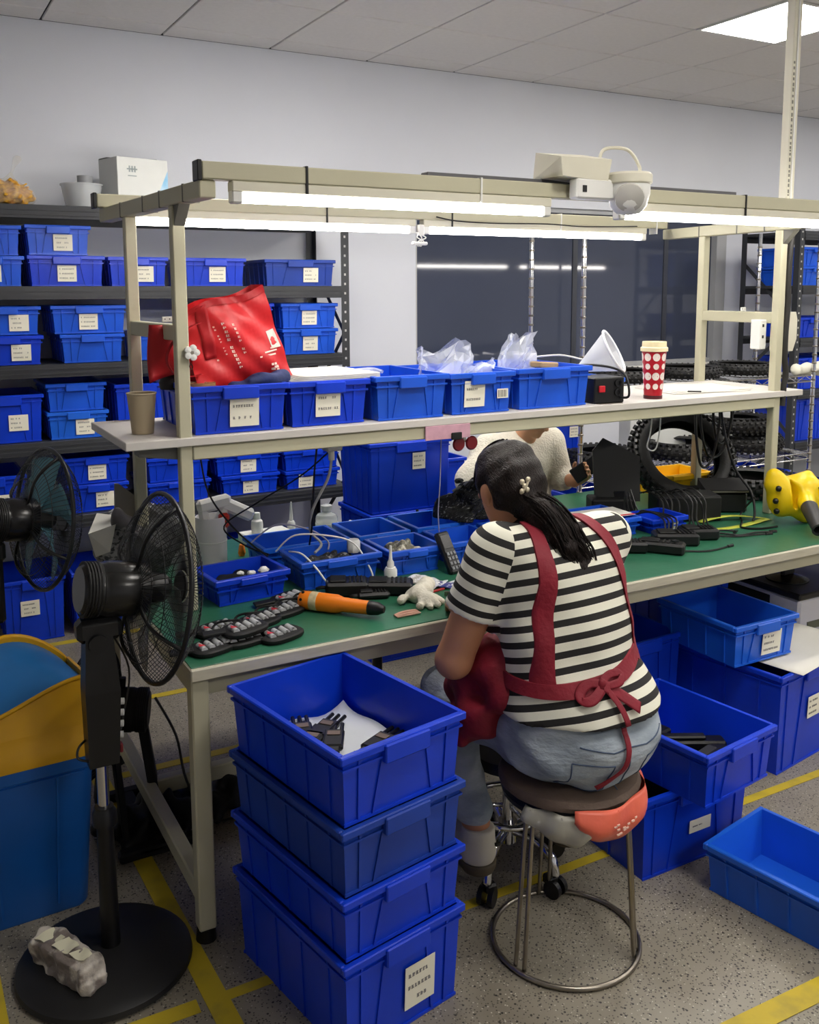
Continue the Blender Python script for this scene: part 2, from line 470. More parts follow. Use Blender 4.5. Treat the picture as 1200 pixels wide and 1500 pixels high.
# ceiling: T-bar backing with separate tiles set below the joints
ceil = struct(MB().box(X0, X1, Y0, WALLY + .12, CEIL + .012, CEIL + .08).build('ceiling', pm('ceiling_grid', (48, 48, 50), .6), smooth=None))
tilem = pm('ceiling_tile', (228, 225, 223), 0.85, var=0.025, scale=40, bump=0.12, bscale=160)
TX, TY, TS, G = 0.784, 4.358, 0.6, 0.0055
panels = set()
PAN = [(3.784 + 2.4 * i, 3.158 - 2.4 * j) for i, j in ((-1, 0), (-1, 1), (-1, 2), (0, 0), (0, 1), (0, 2), (1, 0), (1, 1), (1, 2))]  # one panel is in view; the unseen others are added to light the room
PK = {(round((x - TX) / TS), round((y + .6 - TY) / TS)) for x, y in PAN}
def tile_mesh(w, d): return MB().box(G, w - G, G, d - G, 0, .02, .003).mesh('ceiling_tile', tilem)
full = tile_mesh(.6, .6); edge = tile_mesh(.6, WALLY - TY - .6)
for i in range(-5, 13):
    for j in range(-12, 2):
        x = TX + TS * i; y = TY + TS * (j - 1)
        if (i, j) in PK or x < X0 or x + .6 > X1 or y < Y0: continue
        o = link('ceiling_tile', full, ceil); o.location = (x, y, CEIL)
    o = link('ceiling_tile', edge, ceil); o.location = (TX + TS * i, TY + .6, CEIL)
def copies():
    n = 0
    for k, (x, y) in enumerate(PAN):
        main = abs(x - 3.784) < .01 and abs(y - 3.158) < .01
        t = thing('ceiling_light_panel', 'square white light panel glowing in the tiled ceiling at upper right' if main else 'unseen square white ceiling light panel added beyond the picture edge to light the room', 'ceiling light', (x, y, CEIL - .004), 0, 'ceiling light panels')
        yield t
pf = MB(); a = .6
for q in ((G, .025, G, a - G), (a - .025, a - G, G, a - G), (.025, a - .025, G, .025), (.025, a - .025, a - .025, a - G)): pf.box(q[0], q[1], q[2], q[3], 0, .02)
pfm = pf.mesh('frame', whitep); pdm = MB().box(.025, a - .025, .025, a - .025, .004, .012).mesh('diffuser', emit('panel_glow', (255, 250, 242), PANEL_STRENGTH))
for t in copies():
    link('frame', pfm, t); link('diffuser', pdm, t)

# window with dark tinted panes
wf = pm('window_frame_grey', (176, 178, 180), .4, var=.04)
glass = pm('tinted_window_glass', (66, 72, 90), .05, var=.06, scale=1.2, spec=.55)
win = bpy.data.objects.new('window_1', None); COL.objects.link(win); win.location = (WX0, WALLY + .02, WZ0); struct(win)
W_, H_ = WX1 - WX0, WZ1 - WZ0
b = MB().box(0, .02, 0, .06, 0, H_).box(W_ - .10, W_, -.03, .06, 0, H_).box(.02, W_ - .1, 0, .06, 0, .03).box(.02, W_ - .1, 0, .06, H_ - .03, H_)
b.build('window_frame', wf, win, None)
darkframe = pm('window_mullion', (60, 63, 72), .4)
pane_x = [.02, 1.28, 2.12, W_ - .1]
for k in range(3):
    MB().box(pane_x[k] + .004, pane_x[k + 1] - .004, .022, .030, .03, H_ - .03).build('pane', glass, win, None)
for k in (1, 2):
    MB().box(pane_x[k] - .02, pane_x[k] + .02, .014, .05, .03, H_ - .03).build('mullion', darkframe, win, None)
MB().box(-.02, W_, -.06, .0, -.03, 0, .004).build('window_sill', whitep, win, None)

# yellow floor tape (flat marking strips)
tapem = pm('yellow_tape', (196, 172, 40), .5, var=.12, scale=14, col2=(168, 150, 52), thr=(.5, .75))
def tape(n, x0, y0, x1, y1, w):
    m = MB().bar((x0, y0, .0006 + .0002 * n), (x1, y1, .0006 + .0002 * n), w, .0012)
    struct(m.build('trim_%d' % n, tapem, None, None))
tape(1, -2.4, 4.66, 1.9, 4.60, .045)
tape(2, -2.4, 3.80, 8.4, 3.77, .04)
tape(3, .595, 2.01, 8.4, 2.02, .032)
tape(4, .53, 3.75, .61, 1.2, .055)
tape(5, -2.4, 2.06, .54, 2.01, .045)
tape(6, .9, 1.36, 6.0, 1.20, .06)
tape(7, .62, 3.19, 8.0, 3.19, .04)
tape(8, .115, 3.7, .130, 1.9, .03)

# ================================================================== BLUE CRATES
MC = {}
def glyph_rows(mb, w, h, rows, seed, yo=-.0012, mode=0):
    """rows of tiny printed character marks on a card lying in local XZ"""
    rn = random.Random(seed)
    gh = h / (max(rows, 3) * 3.6 + 1)
    for r in range(rows):
        z = h / 2 - h * (r + .8) / (rows + .55)
        x = -w * .40; end = w * rn.uniform(.05, .4)
        while x < end:
            gw = gh * rn.uniform(.7, 1.0)
            if rn.random() > .14:
                # a character: two or three strokes
                for s in range(3):
                    zz = z + gh * (s - 1) * .38
                    mb.box(x, x + gw * rn.uniform(.6, 1), yo, yo + .0008, zz - gh * .09, zz + gh * .09)
                mb.box(x + gw * .4, x + gw * .52, yo, yo + .0008, z - gh * .45, z + gh * .45)
            x += gw * 1.22
    return mb
def crate_meshes(W, D, H, tone, ribs):
    key = (round(W, 3), round(D, 3), round(H, 3), tone.name, ribs)
    if key in MC: return MC[key]
    t, tp = .004, .010                                     # wall, taper
    w, d = W / 2 - .010, D / 2 - .010
    b = MB()
    def ring(z, inset):
        f = tp * (1 - z / H) + inset
        return [(-w + f, -d + f, z), (w - f, -d + f, z), (w - f, d - f, z), (-w + f, d - f, z)]
    ob, ot = ring(.0, 0), ring(H, 0); ib, it = ring(.006, t), ring(H, t)
    vs = ob + ot + ib + it
    fs = [(3, 2, 1, 0)] + [(i, (i + 1) % 4, 4 + (i + 1) % 4, 4 + i) for i in range(4)] + [(4 + i, 4 + (i + 1) % 4, 12 + (i + 1) % 4, 12 + i) for i in range(4)]
    fs += [(8 + (i + 1) % 4, 8 + i, 12 + i, 12 + (i + 1) % 4) for i in range(4)] + [(8, 9, 10, 11)]
    b.add(vs, fs)
    def rib(side, pos0, pos1, wd=.006, pr=.004):
        """vertical or slanted rib: pos0 at bottom, pos1 at top"""
        z0, z1 = .004, H - .02
        e0, e1 = tp * (1 - z0 / H), tp * (1 - z1 / H)
        q0, q1 = [], []
        for z, e, p, out in ((z0, e0, pos0, q0), (z1, e1, pos1, q1)):
            for du, dn in ((-wd / 2, 0), (wd / 2, 0), (wd / 2, 1), (-wd / 2, 1)):
                o = pr * (1 - dn) - .002 * dn
                if side == 0: out.append((p + du, -d + e - o, z))
                elif side == 2: out.append((-p - du, d - e + o, z))
                elif side == 1: out.append((w - e + o, p + du, z))
                else: out.append((-w + e - o, -p - du, z))
        b.hexa(q0, q1)
    gw = W * .36
    for sd in (0, 2):
        rib(sd, -gw * .66, -gw * .46); rib(sd, gw * .66, gw * .46)
        rib(sd, -W * .5 + .055, -W * .5 + .052); rib(sd, W * .5 - .055, W * .5 - .052)
    for sd in (1, 3):
        for k in range(ribs): 
            p = -d + 2 * d * (k + .6) / (ribs + .2); rib(sd, p * .97, p)
    # raised foot strip along the base
    for q in ((-w + tp - .003, w - tp + .003, -d + tp - .004, -d + tp), (-w + tp - .003, w - tp + .003, d - tp, d - tp + .004)):
        b.box(q[0], q[1], q[2], q[3], .001, .008)
    r = MB(); RZ = H - .018
    for q in ((-W / 2, W / 2, -D / 2, -D / 2 + .013), (-W / 2, W / 2, D / 2 - .013, D / 2), (-W / 2, -W / 2 + .013, -D / 2 + .013, D / 2 - .013), (W / 2 - .013, W / 2, -D / 2 + .013, D / 2 - .013)):
        r.box(q[0], q[1], q[2], q[3], RZ, H, .0025)
    for q in ((-w - .003, w + .003, -d - .004, -d), (-w - .003, w + .003, d, d + .004), (-w - .004, -w, -d, d), (w, w + .004, -d, d)):
        r.box(q[0], q[1], q[2], q[3], H - .036, H - .031)
    gh = min(.045, H * .26)
    g = MB().box(-gw / 2, gw / 2, -D / 2 - .006, -D / 2 + .010, H - gh - .004, H - .004, .003)
    MC[key] = (b.mesh('body', tone), r.mesh('rim', tone), g.mesh('handle_grip', tone))
    return MC[key]
cards = {}
def crate(x, y, z, W, D, H, label, rz=0.0, tone=None, card_w=0, card_h=0, cx=0.0, cz=None, ribs=5, group=None, rows=3, seed=None, sticker=True):
    """x, y = middle of the front face foot; depth runs to local +y"""
    tone = tone or crate_mid
    t = thing('blue_crate', label, 'crate', (x - math.sin(rz) * D / 2, y + math.cos(rz) * D / 2, z), rz, group)
    for n, m in zip(('body', 'rim', 'handle_grip'), crate_meshes(W, D, H, tone, ribs)): link(n, m, t)
    link('handle_grip', crate_meshes(W, D, H, tone, ribs)[2], t).rotation_euler = (0, 0, PI)
    if card_w:
        seed = seed if seed is not None else int(abs(x * 971 + z * 331 + y * 57))
        e = .010 * (1 - (cz if cz is not None else H * .42) / H)
        key = (card_w, card_h, seed % 5, rows)
        if key not in cards:
            cards[key] = (MB().box(-card_w / 2, card_w / 2, -.0005, .0008, -card_h / 2, card_h / 2).mesh('label_card', card), glyph_rows(MB(), card_w, card_h, rows, seed).mesh('lettering', ink))
        c = link('label_card', cards[key][0], t); c.location = (cx, -D / 2 + .010 + e - .0060, cz if cz is not None else H * .42)
        c.rotation_euler = (math.atan2(.010, H), 0, 0)
        link('lettering', cards[key][1], c)
    return t

# ================================================================== RACKS
def rack(name, label, x0, x1, yf, yb, levels, holes=True):
    t = thing(name, label, 'rack', (x0, yf, 0))
    W, D = x1 - x0, yb - yf
    H = levels[-1] + .03
    for (px, py) in ((0, 0), (W - .045, 0), (0, D - .045), (W - .045, D - .045)):
        sx = 0 if px == 0 else 1; sy = 0 if py == 0 else 1
        m = MB()
        m.box(px, px + .045, py if sy == 0 else py + .041, py + .004 if sy == 0 else py + .045, 0, H)
        m.box(px if sx == 0 else px + .041, px + .004 if sx == 0 else px + .045, py + .004 * (1 - sy), py + .045 - .004 * sy, 0, H)
        po = m.build('post', darkrack, t, None)
        if sy == 0 and holes:
            hm = MB(); z = .06
            while z < H - .03:
                hm.box(px + .016, px + .026, -.0015, .001, z - .006, z + .006); z += .05
            hm.build('slot_holes', pm('slot_pale', (188, 188, 186), .6), po, None)
    for z in levels:
        m = MB().box(.002, W - .002, .004, D - .004, z - .02, z, .002)
        sh = m.build('shelf', darkrack, t, None)
        bm_ = MB().box(.045, W - .045, -.006, .004, z - .06, z + .002, .002)
        for k in range(2): bm_.box(.045, W - .045, -.010, -.006, z - .045 + k * .022, z - .037 + k * .022)
        bm_.build('shelf_beam', darkrack, sh, None)
        MB().box(.045, W - .045, D - .004, D + .004, z - .06, z).build('shelf_beam', darkrack, sh, None)
    for px in (.022, W - .022):
        for k in range(4):
            z = .25 + k * (H - .5) / 4
            MB().bar((px, .02 if k % 2 else D - .02, z), (px, D - .02 if k % 2 else .02, z + (H - .5) / 4), .004, .025).build('end_brace', darkrack, t, None)
    return t
LV = [.605, .972, 1.335, 1.697, 2.065]
rack('steel_rack', 'dark grey steel rack packed with blue crates behind the fans', .18, 2.215, 4.66, 5.14, LV)
rack('steel_rack', 'dark steel rack of blue crates at the far right of the window', 5.48, 7.4, 4.40, 4.90, LV)
YF = 4.685; g = 'blue crates on the rack behind the fans'
def rc(x0, x1, z, H, label, tone=None, cw=.085, ch=.075, y=YF, D=.40, **k):
    crate((x0 + x1) / 2, y, z, x1 - x0, D, H, label, tone=tone, card_w=cw, card_h=ch, group=g, **k)
rc(.30, .585, 1.699, .137, 'blue crate cut by left edge, lower of pair on top crate shelf', crate_mid)
rc(.30, .580, 1.838, .135, 'blue crate cut by left edge, upper of pair on top crate shelf', crate_mid)
rc(.596, .945, 1.699, .142, 'blue crate with plastic sheen and label, lower of pair under white carton rack top', crate_deep)
rc(.592, .886, 1.843, .137, 'blue labelled crate stacked highest on the rack, beneath plastic tub', crate_mid, cx=.02)
rc(.957, 1.247, 1.699, .140, 'shiny blue crate on top crate shelf between the two left gantry posts', crate_deep, cx=.03)
rc(1.325, 1.648, 1.699, .140, 'blue labelled crate on top crate shelf just right of left gantry post', crate_deep, cx=.01)
rc(1.745, 2.150, 1.699, .138, 'dusty navy crate at right end of the top crate shelf', crate_faded, cx=.06)
rc(.33, .650, 1.337, .136, 'blue crate at left edge, lower of pair on second crate shelf', crate_deep, cx=.06)
rc(.33, .645, 1.476, .132, 'blue crate at left edge, upper of pair on second crate shelf', crate_mid, cx=.06)
rc(.721, 1.020, 1.337, .136, 'blue crate without card, lower of pair left of the gantry posts', crate_mid, cw=0)
rc(.685, 1.038, 1.476, .133, 'blue crate with label card, upper of pair left of the gantry posts', crate_mid, cx=-.005)
rc(1.085, 1.400, 1.337, .138, 'blue crate half hidden behind the left gantry posts and red bag', crate_mid, cw=0)
rc(1.460, 1.795, 1.337, .136, 'blue crate hidden behind the red tote bag on second crate shelf', crate_deep, cw=0)
rc(1.460, 1.795, 1.476, .134, 'blue crate peeking out right behind the red tote bag top', crate_deep, cw=0)
rc(1.836, 2.160, 1.337, .136, 'blue labelled crate right of red bag, lower of the pair', crate_mid)
rc(1.830, 2.160, 1.476, .132, 'blue labelled crate right of red bag, upper of the pair', crate_mid)
rc(.325, .636, .974, .225, 'tall blue crate filled with black parts on third rack shelf', crate_deep, cx=.04)
rc(.645, .930, .974, .132, 'blue labelled crate on third rack shelf left of paper cup, lower one', crate_light, cx=.03)
rc(.645, .925, 1.108, .134, 'blue crate on third rack shelf left of paper cup, upper one', crate_mid, cw=0)
rc(.96, 1.26, .974, .25, 'deep blue crate in shadow behind the paper cup', crate_deep, cw=0)
rc(1.32, 1.66, .974, .20, 'blue crate on third rack shelf hidden behind the red bag crate', crate_deep, cw=0)
rc(1.75, 2.12, .974, .20, 'blue crate on third rack shelf behind the paper stack', crate_deep, cw=0)
rc(.24, .542, .607, .215, 'blue crate behind the left fan guard on fourth rack shelf', crate_deep, cx=.03)
rc(.718, 1.010, .607, .138, 'blue crate with label half covered by grey bag, lower of pair', crate_deep, cx=.03)
rc(.708, 1.018, .747, .132, 'blue labelled crate above the grey bag, upper of pair', crate_deep)
rc(1.100, 1.428, .607, .11, 'blue crate on fourth rack shelf behind left gantry post, lower of pair', crate_deep, cw=0)
rc(1.100, 1.428, .719, .125, 'blue crate on fourth rack shelf behind left gantry post, upper of pair', crate_deep, cw=0)
rc(1.480, 1.806, .607, .108, 'blue labelled crate under the shelf beam behind white bottles, lower of pair', crate_deep)
rc(1.450, 1.815, .717, .115, 'blue labelled crate under the shelf beam behind white bottles, upper of pair', crate_deep)
rc(1.835, 2.160, .607, .10, 'blue labelled crate at right end of fourth rack shelf, lower of pair', crate_deep, cx=-.04)
rc(1.828, 2.162, .709, .11, 'blue crate at right end of fourth rack shelf, upper of pair', crate_deep, cw=0)
rc(.395, .690, .002, .31, 'tall blue labelled crate on the floor under the left fan', crate_deep, cx=-.02, cz=.17)
rc(.715, 1.00, .002, .31, 'tall blue crate on the floor behind the fan motor', crate_deep, cw=0)
rc(1.10, 1.46, .002, .31, 'tall blue crate on the floor deep under the bench, left one', crate_deep, cw=0)
rc(1.60, 1.98, .002, .31, 'tall blue crate on the floor deep under the bench, right one', crate_deep, cw=0)
g = 'blue crates on the rack beyond the window'
for x0, x1, z, H, lab, tn, cw in (
        (5.56, 5.90, 1.699, .13, 'blue crate behind black cable, lower left on far right rack', crate_mid, 0),
        (5.56, 5.90, 1.831, .13, 'blue crate behind black cable, upper left on far right rack', crate_mid, 0),
        (5.95, 6.32, 1.699, .13, 'blue labelled crate at right picture edge, lower on far right rack', crate_mid, .085),
        (5.95, 6.32, 1.831, .13, 'blue crate at right picture edge, upper on far right rack', crate_mid, 0),
        (5.56, 5.88, 1.337, .14, 'blue crate behind the white wall box on far right rack', crate_deep, 0),
        (5.93, 6.28, 1.337, .14, 'blue crate holding a red packet on far right rack', crate_deep, 0),
        (5.56, 5.88, .974, .22, 'blue crate level with wire shelf on far right rack', crate_deep, 0),
        (5.93, 6.28, .974, .22, 'blue crate at picture edge above the wire shelf end', crate_deep, 0),
        (5.56, 5.88, .607, .30, 'tall blue crate low on far right rack above the blower', crate_deep, 0),
        (5.93, 6.28, .607, .30, 'tall blue crate low at picture edge above the blower', crate_deep, 0),
        (5.56, 5.95, .002, .30, 'blue crate on the floor beneath the far right rack', crate_deep, 0)):
    rc(x0, x1, z, H, lab, tn, cw=cw, ch=.07, y=4.43, D=.40)
rp = MB().cbox(0, 0, .03, .12, .09, .06, .01, rz=.3).build('red_packet', pm('red_packet', (190, 30, 40), .4)); rp.location = (6.05, 4.62, 1.345)
tag(rp, 'small red packet lying in a blue crate on far right rack', 'packet')

# ================================================================== WORKBENCH with gantry
BX0, BX1, BY0, BY1, BZ = .60, 3.62, 2.19, 3.34, .75
wb = thing('workbench', 'long cream steel workbench with green top, shelf and lamp gantry', 'workbench', (BX0, BY0, 0))
OFF = Matrix.Translation((-BX0, -BY0, 0))
def wpart(m, name, mat, parent=None, smooth=None): return m.xf(OFF).build(name, mat, wb if parent is None else parent, smooth)
edgem = pm('laminate_edge', (188, 183, 164), .5, var=.1, scale=12, stretch=(1, 8, 8), bump=.05)
matm = pm('green_mat', (46, 104, 78), .32, var=.14, scale=3.5, bump=.05, bscale=40)
wpart(MB().box(BX0, BX1, BY0, BY1, BZ - .032, BZ, .003), 'tabletop', edgem)
wpart(MB().box(BX0 + .004, BX1 - .004, BY0 + .010, BY1 - .006, BZ, BZ + .0025, .001), 'green_mat', matm)
for k, (x, y) in enumerate(((BX0 + .005, BY0 + .02), (BX1 - .06, BY0 + .02), (BX0 + .005, BY1 - .07), (BX1 - .06, BY1 - .07))):
    leg = wpart(MB().box(x, x + .045, y, y + .045, .035, BZ - .032, .004), 'leg', cream)
    wpart(MB().cyl((x + .022, y + .022, .002), (x + .022, y + .022, .035), .027, .024), 'foot', blackp, leg, 40)
wpart(MB().box(BX0 + .05, BX1 - .06, BY0 + .04, BY0 + .07, BZ - .085, BZ - .034), 'apron_rail', cream)
wpart(MB().box(BX0 + .05, BX1 - .06, BY1 - .06, BY1 - .03, BZ - .085, BZ - .034), 'apron_rail', cream)
for x in (BX0 + .008, BX1 - .05):
    wpart(MB().box(x, x + .04, BY0 + .065, BY1 - .07, .10, .15, .004), 'side_stretcher', cream)
    wpart(MB().box(x, x + .04, BY0 + .065, BY1 - .07, BZ - .08, BZ - .034, .004), 'side_rail', cream)
wpart(MB().box(BX0 + .045, BX1 - .05, 2.82, 2.86, .10, .15, .004), 'long_stretcher', cream)
PX = (.708, 3.143); PYF, PYB, PW = 2.61, 3.07, .036; PT = 1.905
PXB = (.684, 3.198)
for x, xb in zip(PX, PXB):
    for xx, y in ((x, PYF), (xb, PYB)):
        po = wpart(MB().box(xx, xx + PW, y, y + PW, BZ + .0025, PT, .003), 'post', cream)
    def sk(yy): return x + PW / 2 + (xb - x) * (yy - PYF) / (PYB - PYF)
    zz = 1.535
    wpart(MB().bar((sk(PYF + PW), PYF + PW, zz + .022), (sk(PYB), PYB, zz + .022), .03, .045, .003), 'cross_bar', cream)
    eb = wpart(MB().bar((sk(2.375), 2.375, PT + .0225), (sk(3.36), 3.36, PT + .0225), .044, .045, .003), 'end_beam', cream)
    for yy in (2.50, 2.70, 2.86, 3.10):
        wpart(MB().bar((sk(yy), yy, PT + .0225), (sk(yy + .006), yy + .006, PT + .0225), .0465, .0475), 'joint_band', cream_end, eb)
    wpart(MB().prism([(0, 0), (.055, 0), (0, -.055)], 0, .03, Matrix.Translation((x + .006, PYF, PT)) @ Matrix(((0, 0, 1, 0), (-1, 0, 0, 0), (0, 1, 0, 0), (0, 0, 0, 1)))), 'gusset', cream_end)
# shelf
SZ = 1.262
wpart(MB().box(.555, 3.30, 2.598, 3.085, SZ - .024, SZ, .002), 'shelf_board', pm('shelf_laminate', (205, 200, 194), .5, var=.04, scale=9))
wpart(MB().box(PX[0] + PW, PX[1], 2.606, 2.640, SZ - .066, SZ - .026, .003), 'shelf_beam', cream)
wpart(MB().box(PX[0] + PW, PX[1], 3.035, 3.066, SZ - .066, SZ - .026, .003), 'shelf_beam', cream)
for x in (PX[0] + .005, PX[1] + .005):
    wpart(MB().box(x, x + .03, PYF + PW, PYB, SZ - .066, SZ - .026, .002), 'shelf_bracket', cream_end)
wpart(MB().hexa([(.60, 2.64, SZ - .05), (.712, 2.64, SZ - .066), (.712, 2.70, SZ - .066), (.60, 2.70, SZ - .05)], [(.60, 2.64, SZ - .026), (.712, 2.64, SZ - .026), (.712, 2.70, SZ - .026), (.60, 2.70, SZ - .026)]), 'shelf_bracket', cream_end)
# lamp rails
for y, x0, x1 in ((2.365, .722, 7.2), (3.30, .648, 3.20)):
    r = wpart(MB().box(x0, x1, y, y + .042, PT + .046, PT + .090, .003), 'lamp_rail', cream)
    wpart(MB().box(x0 - .012, x0, y - .002, y + .044, PT + .042, PT + .093, .002), 'end_cap', blackp, r)
    xx = x0 + .28
    while xx < x1:
        wpart(MB().box(xx, xx + .006, y - .003, y + .045, PT + .02, PT + .0925), 'cable_tie', whitep if int(xx * 10) % 2 else blackp, r); xx += .55
wpart(MB().box(1.40, 2.66, 2.412, 2.45, PT + .088, PT + .106, .002), 'cable_channel', pm('channel_grey', (92, 92, 96), .5))
# lamps
tube_glow = emit('tube_glow', (255, 250, 244), TUBE_STRENGTH)
def tube_lamp(x0, x1, y, z, label):
    t = thing('tube_light', label, 'tube light', ((x0 + x1) / 2, y, z), 0, 'tube lights on the gantry')
    h = (x1 - x0) / 2
    MB().box(-h, h, -.019, .019, .012, .040, .003).build('housing', offwhite, t, None)
    MB().cyl((-h + .03, 0, 0), (h - .03, 0, 0), .0145, n=14).build('tube', tube_glow, t)
    for s in (-1, 1): MB().box(s * h - (.03 if s > 0 else 0), s * h + (.03 if s < 0 else 0), -.017, .017, -.016, .018, .004).build('end_cap', whitep, t)
tube_lamp(.800, 1.815, 2.386, 1.911, 'glowing tube light on the front rail, nearest the red bag end')
tube_lamp(2.085, 3.30, 2.386, 1.911, 'glowing tube light on the front rail, running out of picture at right')
tube_lamp(.745, 1.865, 3.32, 1.911, 'glowing tube light under the rear rail at the left end')
tube_lamp(1.900, 3.075, 3.32, 1.911, 'glowing tube light under the rear rail in front of the window')
tube_lamp(4.50, 5.62, 2.386, 1.911, 'glowing tube light further along the front rail beyond the picture')
tube_lamp(5.72, 6.90, 2.386, 1.911, 'glowing tube light at the far end of the front rail')
# ================================================================== CRATES NEAR THE WORKER
def crate_c(corner, z, W, D, H, label, rz, **k):
    """corner = front-left corner of the foot"""
    c, s = math.cos(rz), math.sin(rz)
    return crate(corner[0] + c * W / 2, corner[1] + s * W / 2, z, W, D, H, label, rz, **k)
# stack of four in front (front face looks towards the stool)
SR = R_(10.5); g1 = 'stack of blue crates at the bench corner'
SX, SY = .762, 1.668
crate_c((SX, SY), 0, .352, .485, .238, 'blue crate with white paper label, bottom of the near stack', SR, tone=crate_deep, card_w=.088, card_h=.108, cx=.042, cz=.098, group=g1, ribs=4)
crate_c((SX, SY), .239, .352, .485, .150, 'deep blue crate, second from the floor in the near stack', SR, tone=crate_deep, group=g1)
crate_c((SX, SY), .390, .352, .485, .158, 'faded dusty blue crate, third from the floor in the near stack', SR, tone=crate_faded, group=g1)
crate_c((SX, SY), .549, .352, .485, .166, 'blue open crate holding black parts, top of the near stack', SR, tone=crate_deep, group=g1)
def stack_pt(u, v, z):
    c, s = math.cos(SR), math.sin(SR); x, y = .352 * u, .485 * v
    return (SX + c * x - s * y, SY + s * x + c * y, z)
# plastic liner and black parts in the top crate
lin_c = stack_pt(.5, .5, .558)
clearp = pm('clear_plastic', (206, 214, 228), .22, var=.05, alpha=.42, spec=.7, bump=.5, bscale=30)
rn = random.Random(4)
t = MB().sheet(lambda u, v: ((u - .5) * .28, (v - .5) * .39, .014 + .022 * math.sin(u * 9 + v * 4) * math.sin(v * 7) * .6 + .012 * (abs(u - .5) * 2) ** 4 + .015 * (abs(v - .5) * 2) ** 6), 14, 18, .001, (0, 0, 1)).build('plastic_liner', pm('milky_plastic', (216, 220, 226), .35, var=.05, bump=.2, bscale=20), None, True)
t.location = lin_c; t.rotation_euler = (0, 0, SR); tag(t, 'milky plastic liner sheet inside the top crate of the near stack', 'plastic sheet')
def clip_part(loc, rz, label, s=1.0, tilt=0.0):
    t = thing('plastic_clip', label, 'clip', loc, rz, 'black plastic clips in the crate')
    m = MB().box(-.055 * s, .02 * s, -.022 * s, .022 * s, 0, .018, .005)
    for k in (-1, 0, 1): m.box(.015 * s, .058 * s, k * .015 * s - .005, k * .015 * s + .005, .004, .014, .003)
    m.box(-.075 * s, -.05 * s, -.016 * s, .016 * s, .004, .014, .004)
    m.build('body', blackp, t)
    MB().box(-.012 * s, .006 * s, -.014 * s, .014 * s, .0185, .0205, .001).build('plate', pm('brass_grey', (120, 104, 92), .4, metal=.6), t, None)
    return t
for u, v, a, z, lab in ((.40, .66, .6, .588, 'black clip lying leftmost in the top near crate'), (.52, .60, .9, .590, 'black clip with metal plate in middle of top near crate'),
        (.58, .72, .5, .588, 'black clip at the back right of the clip group in top near crate'), (.42, .78, 1.1, .588, 'black clip at the back of top near crate'),
        (.62, .30, 2.6, .588, 'black clip nearest the front wall of top near crate'), (.76, .42, .3, .588, 'black clip at the right wall of top near crate')):
    clip_part(stack_pt(u, v, z), a + SR, lab, 1.15)
# crates on the floor right of the worker
g2 = 'blue crates on the floor under the bench right end'
A = R_(0)
crate_c((1.765, 1.838), 0, .43, .33, .252, 'blue crate with white slip on the floor right of the stool', R_(0), tone=crate_deep, card_w=.085, card_h=.04, cx=.015, cz=.118, group=g2, rows=1, ribs=3)
crate_c((1.872, 1.712), .253, .332, .43, .160, 'blue crate of black parts set across the crate right of the stool', R_(8), tone=crate_deep, group=g2, ribs=4)
crate_c((2.585, 2.055), 0, .48, .46, .362, 'big deep blue crate with white label at the right picture edge', R_(9), tone=crate_deep, card_w=.08, card_h=.08, cx=-.01, cz=.20, group=g2, ribs=3)
crate_c((2.475, 2.165), .3735, .32, .385, .150, 'light blue labelled crate tucked under the bench on the big crate', R_(0), tone=crate_light, card_w=.095, card_h=.085, cx=.03, cz=.065, group=g2, ribs=4)
crate_c((2.15, 2.42), 0, .36, .40, .42, 'deep blue crate in shadow under the bench behind the worker', R_(3), tone=crate_deep, group=g2)
crate_c((2.62, 2.62), 0, .36, .40, .55, 'tall deep blue crate far back under the bench', R_(3), tone=crate_deep, group=g2)
# empty flat crate lower right: long side faces the camera
crate_c((1.99, 1.255), 0, .30, .50, .142, 'empty light blue shallow crate on the floor at lower right', R_(10.5), tone=crate_light, group=g2, ribs=5)
# black bars in the middle crate
def black_part(loc, rz, L, w, h, label, tilt=0):
    t = thing('black_part', label, 'part', loc, rz, 'black moulded parts in the crate beside the stool')
    MB().box(-L / 2, L / 2, -w / 2, w / 2, 0, h, .006).box(-L * .3, L * .25, -w * .3, w * .3, h, h + .012, .004).build('body', blackp, t)
    MB().cyl((-L * .36, 0, h), (-L * .36, 0, h + .006), w * .18).build('knob', pm('dark_red', (120, 26, 30), .5), t)
    return t
black_part((2.02, 1.87, .262), .25, .24, .06, .05, 'black moulded part with red knob nearest in crate beside the stool')
black_part((2.05, 1.97, .262), -.5, .24, .05, .055, 'black moulded bar lying behind in crate beside the stool')
black_part((1.965, 2.04, .262), .2, .18, .05, .06, 'black moulded part at back of crate beside the stool')
black_part((2.03, 1.785, .262), .15, .16, .05, .035, 'short black moulded part at the front of crate beside the stool')
o = MB().box(-.165, .165, -.115, .115, 0, .16, .02).jitter(.005, 3).build('black_bundle', blackm); o.location = (1.98, 2.003, .014)
tag(o, 'black bundle inside the crate right of the stool', 'bundle')
# paper sheet lying on the big crate
o = MB().sheet(lambda u, v: ((u - .5) * .46, (v - .5) * .52, .0018 + .006 * u * u + .001 * math.sin(v * 5)), 10, 8, .0012, (0, 0, 1)).build('paper_sheet', paper, None, True)
o.location = (2.83, 2.34, .3635); o.rotation_euler = (0, 0, .22); tag(o, 'large white paper sheet lying on the big crate at right', 'paper')
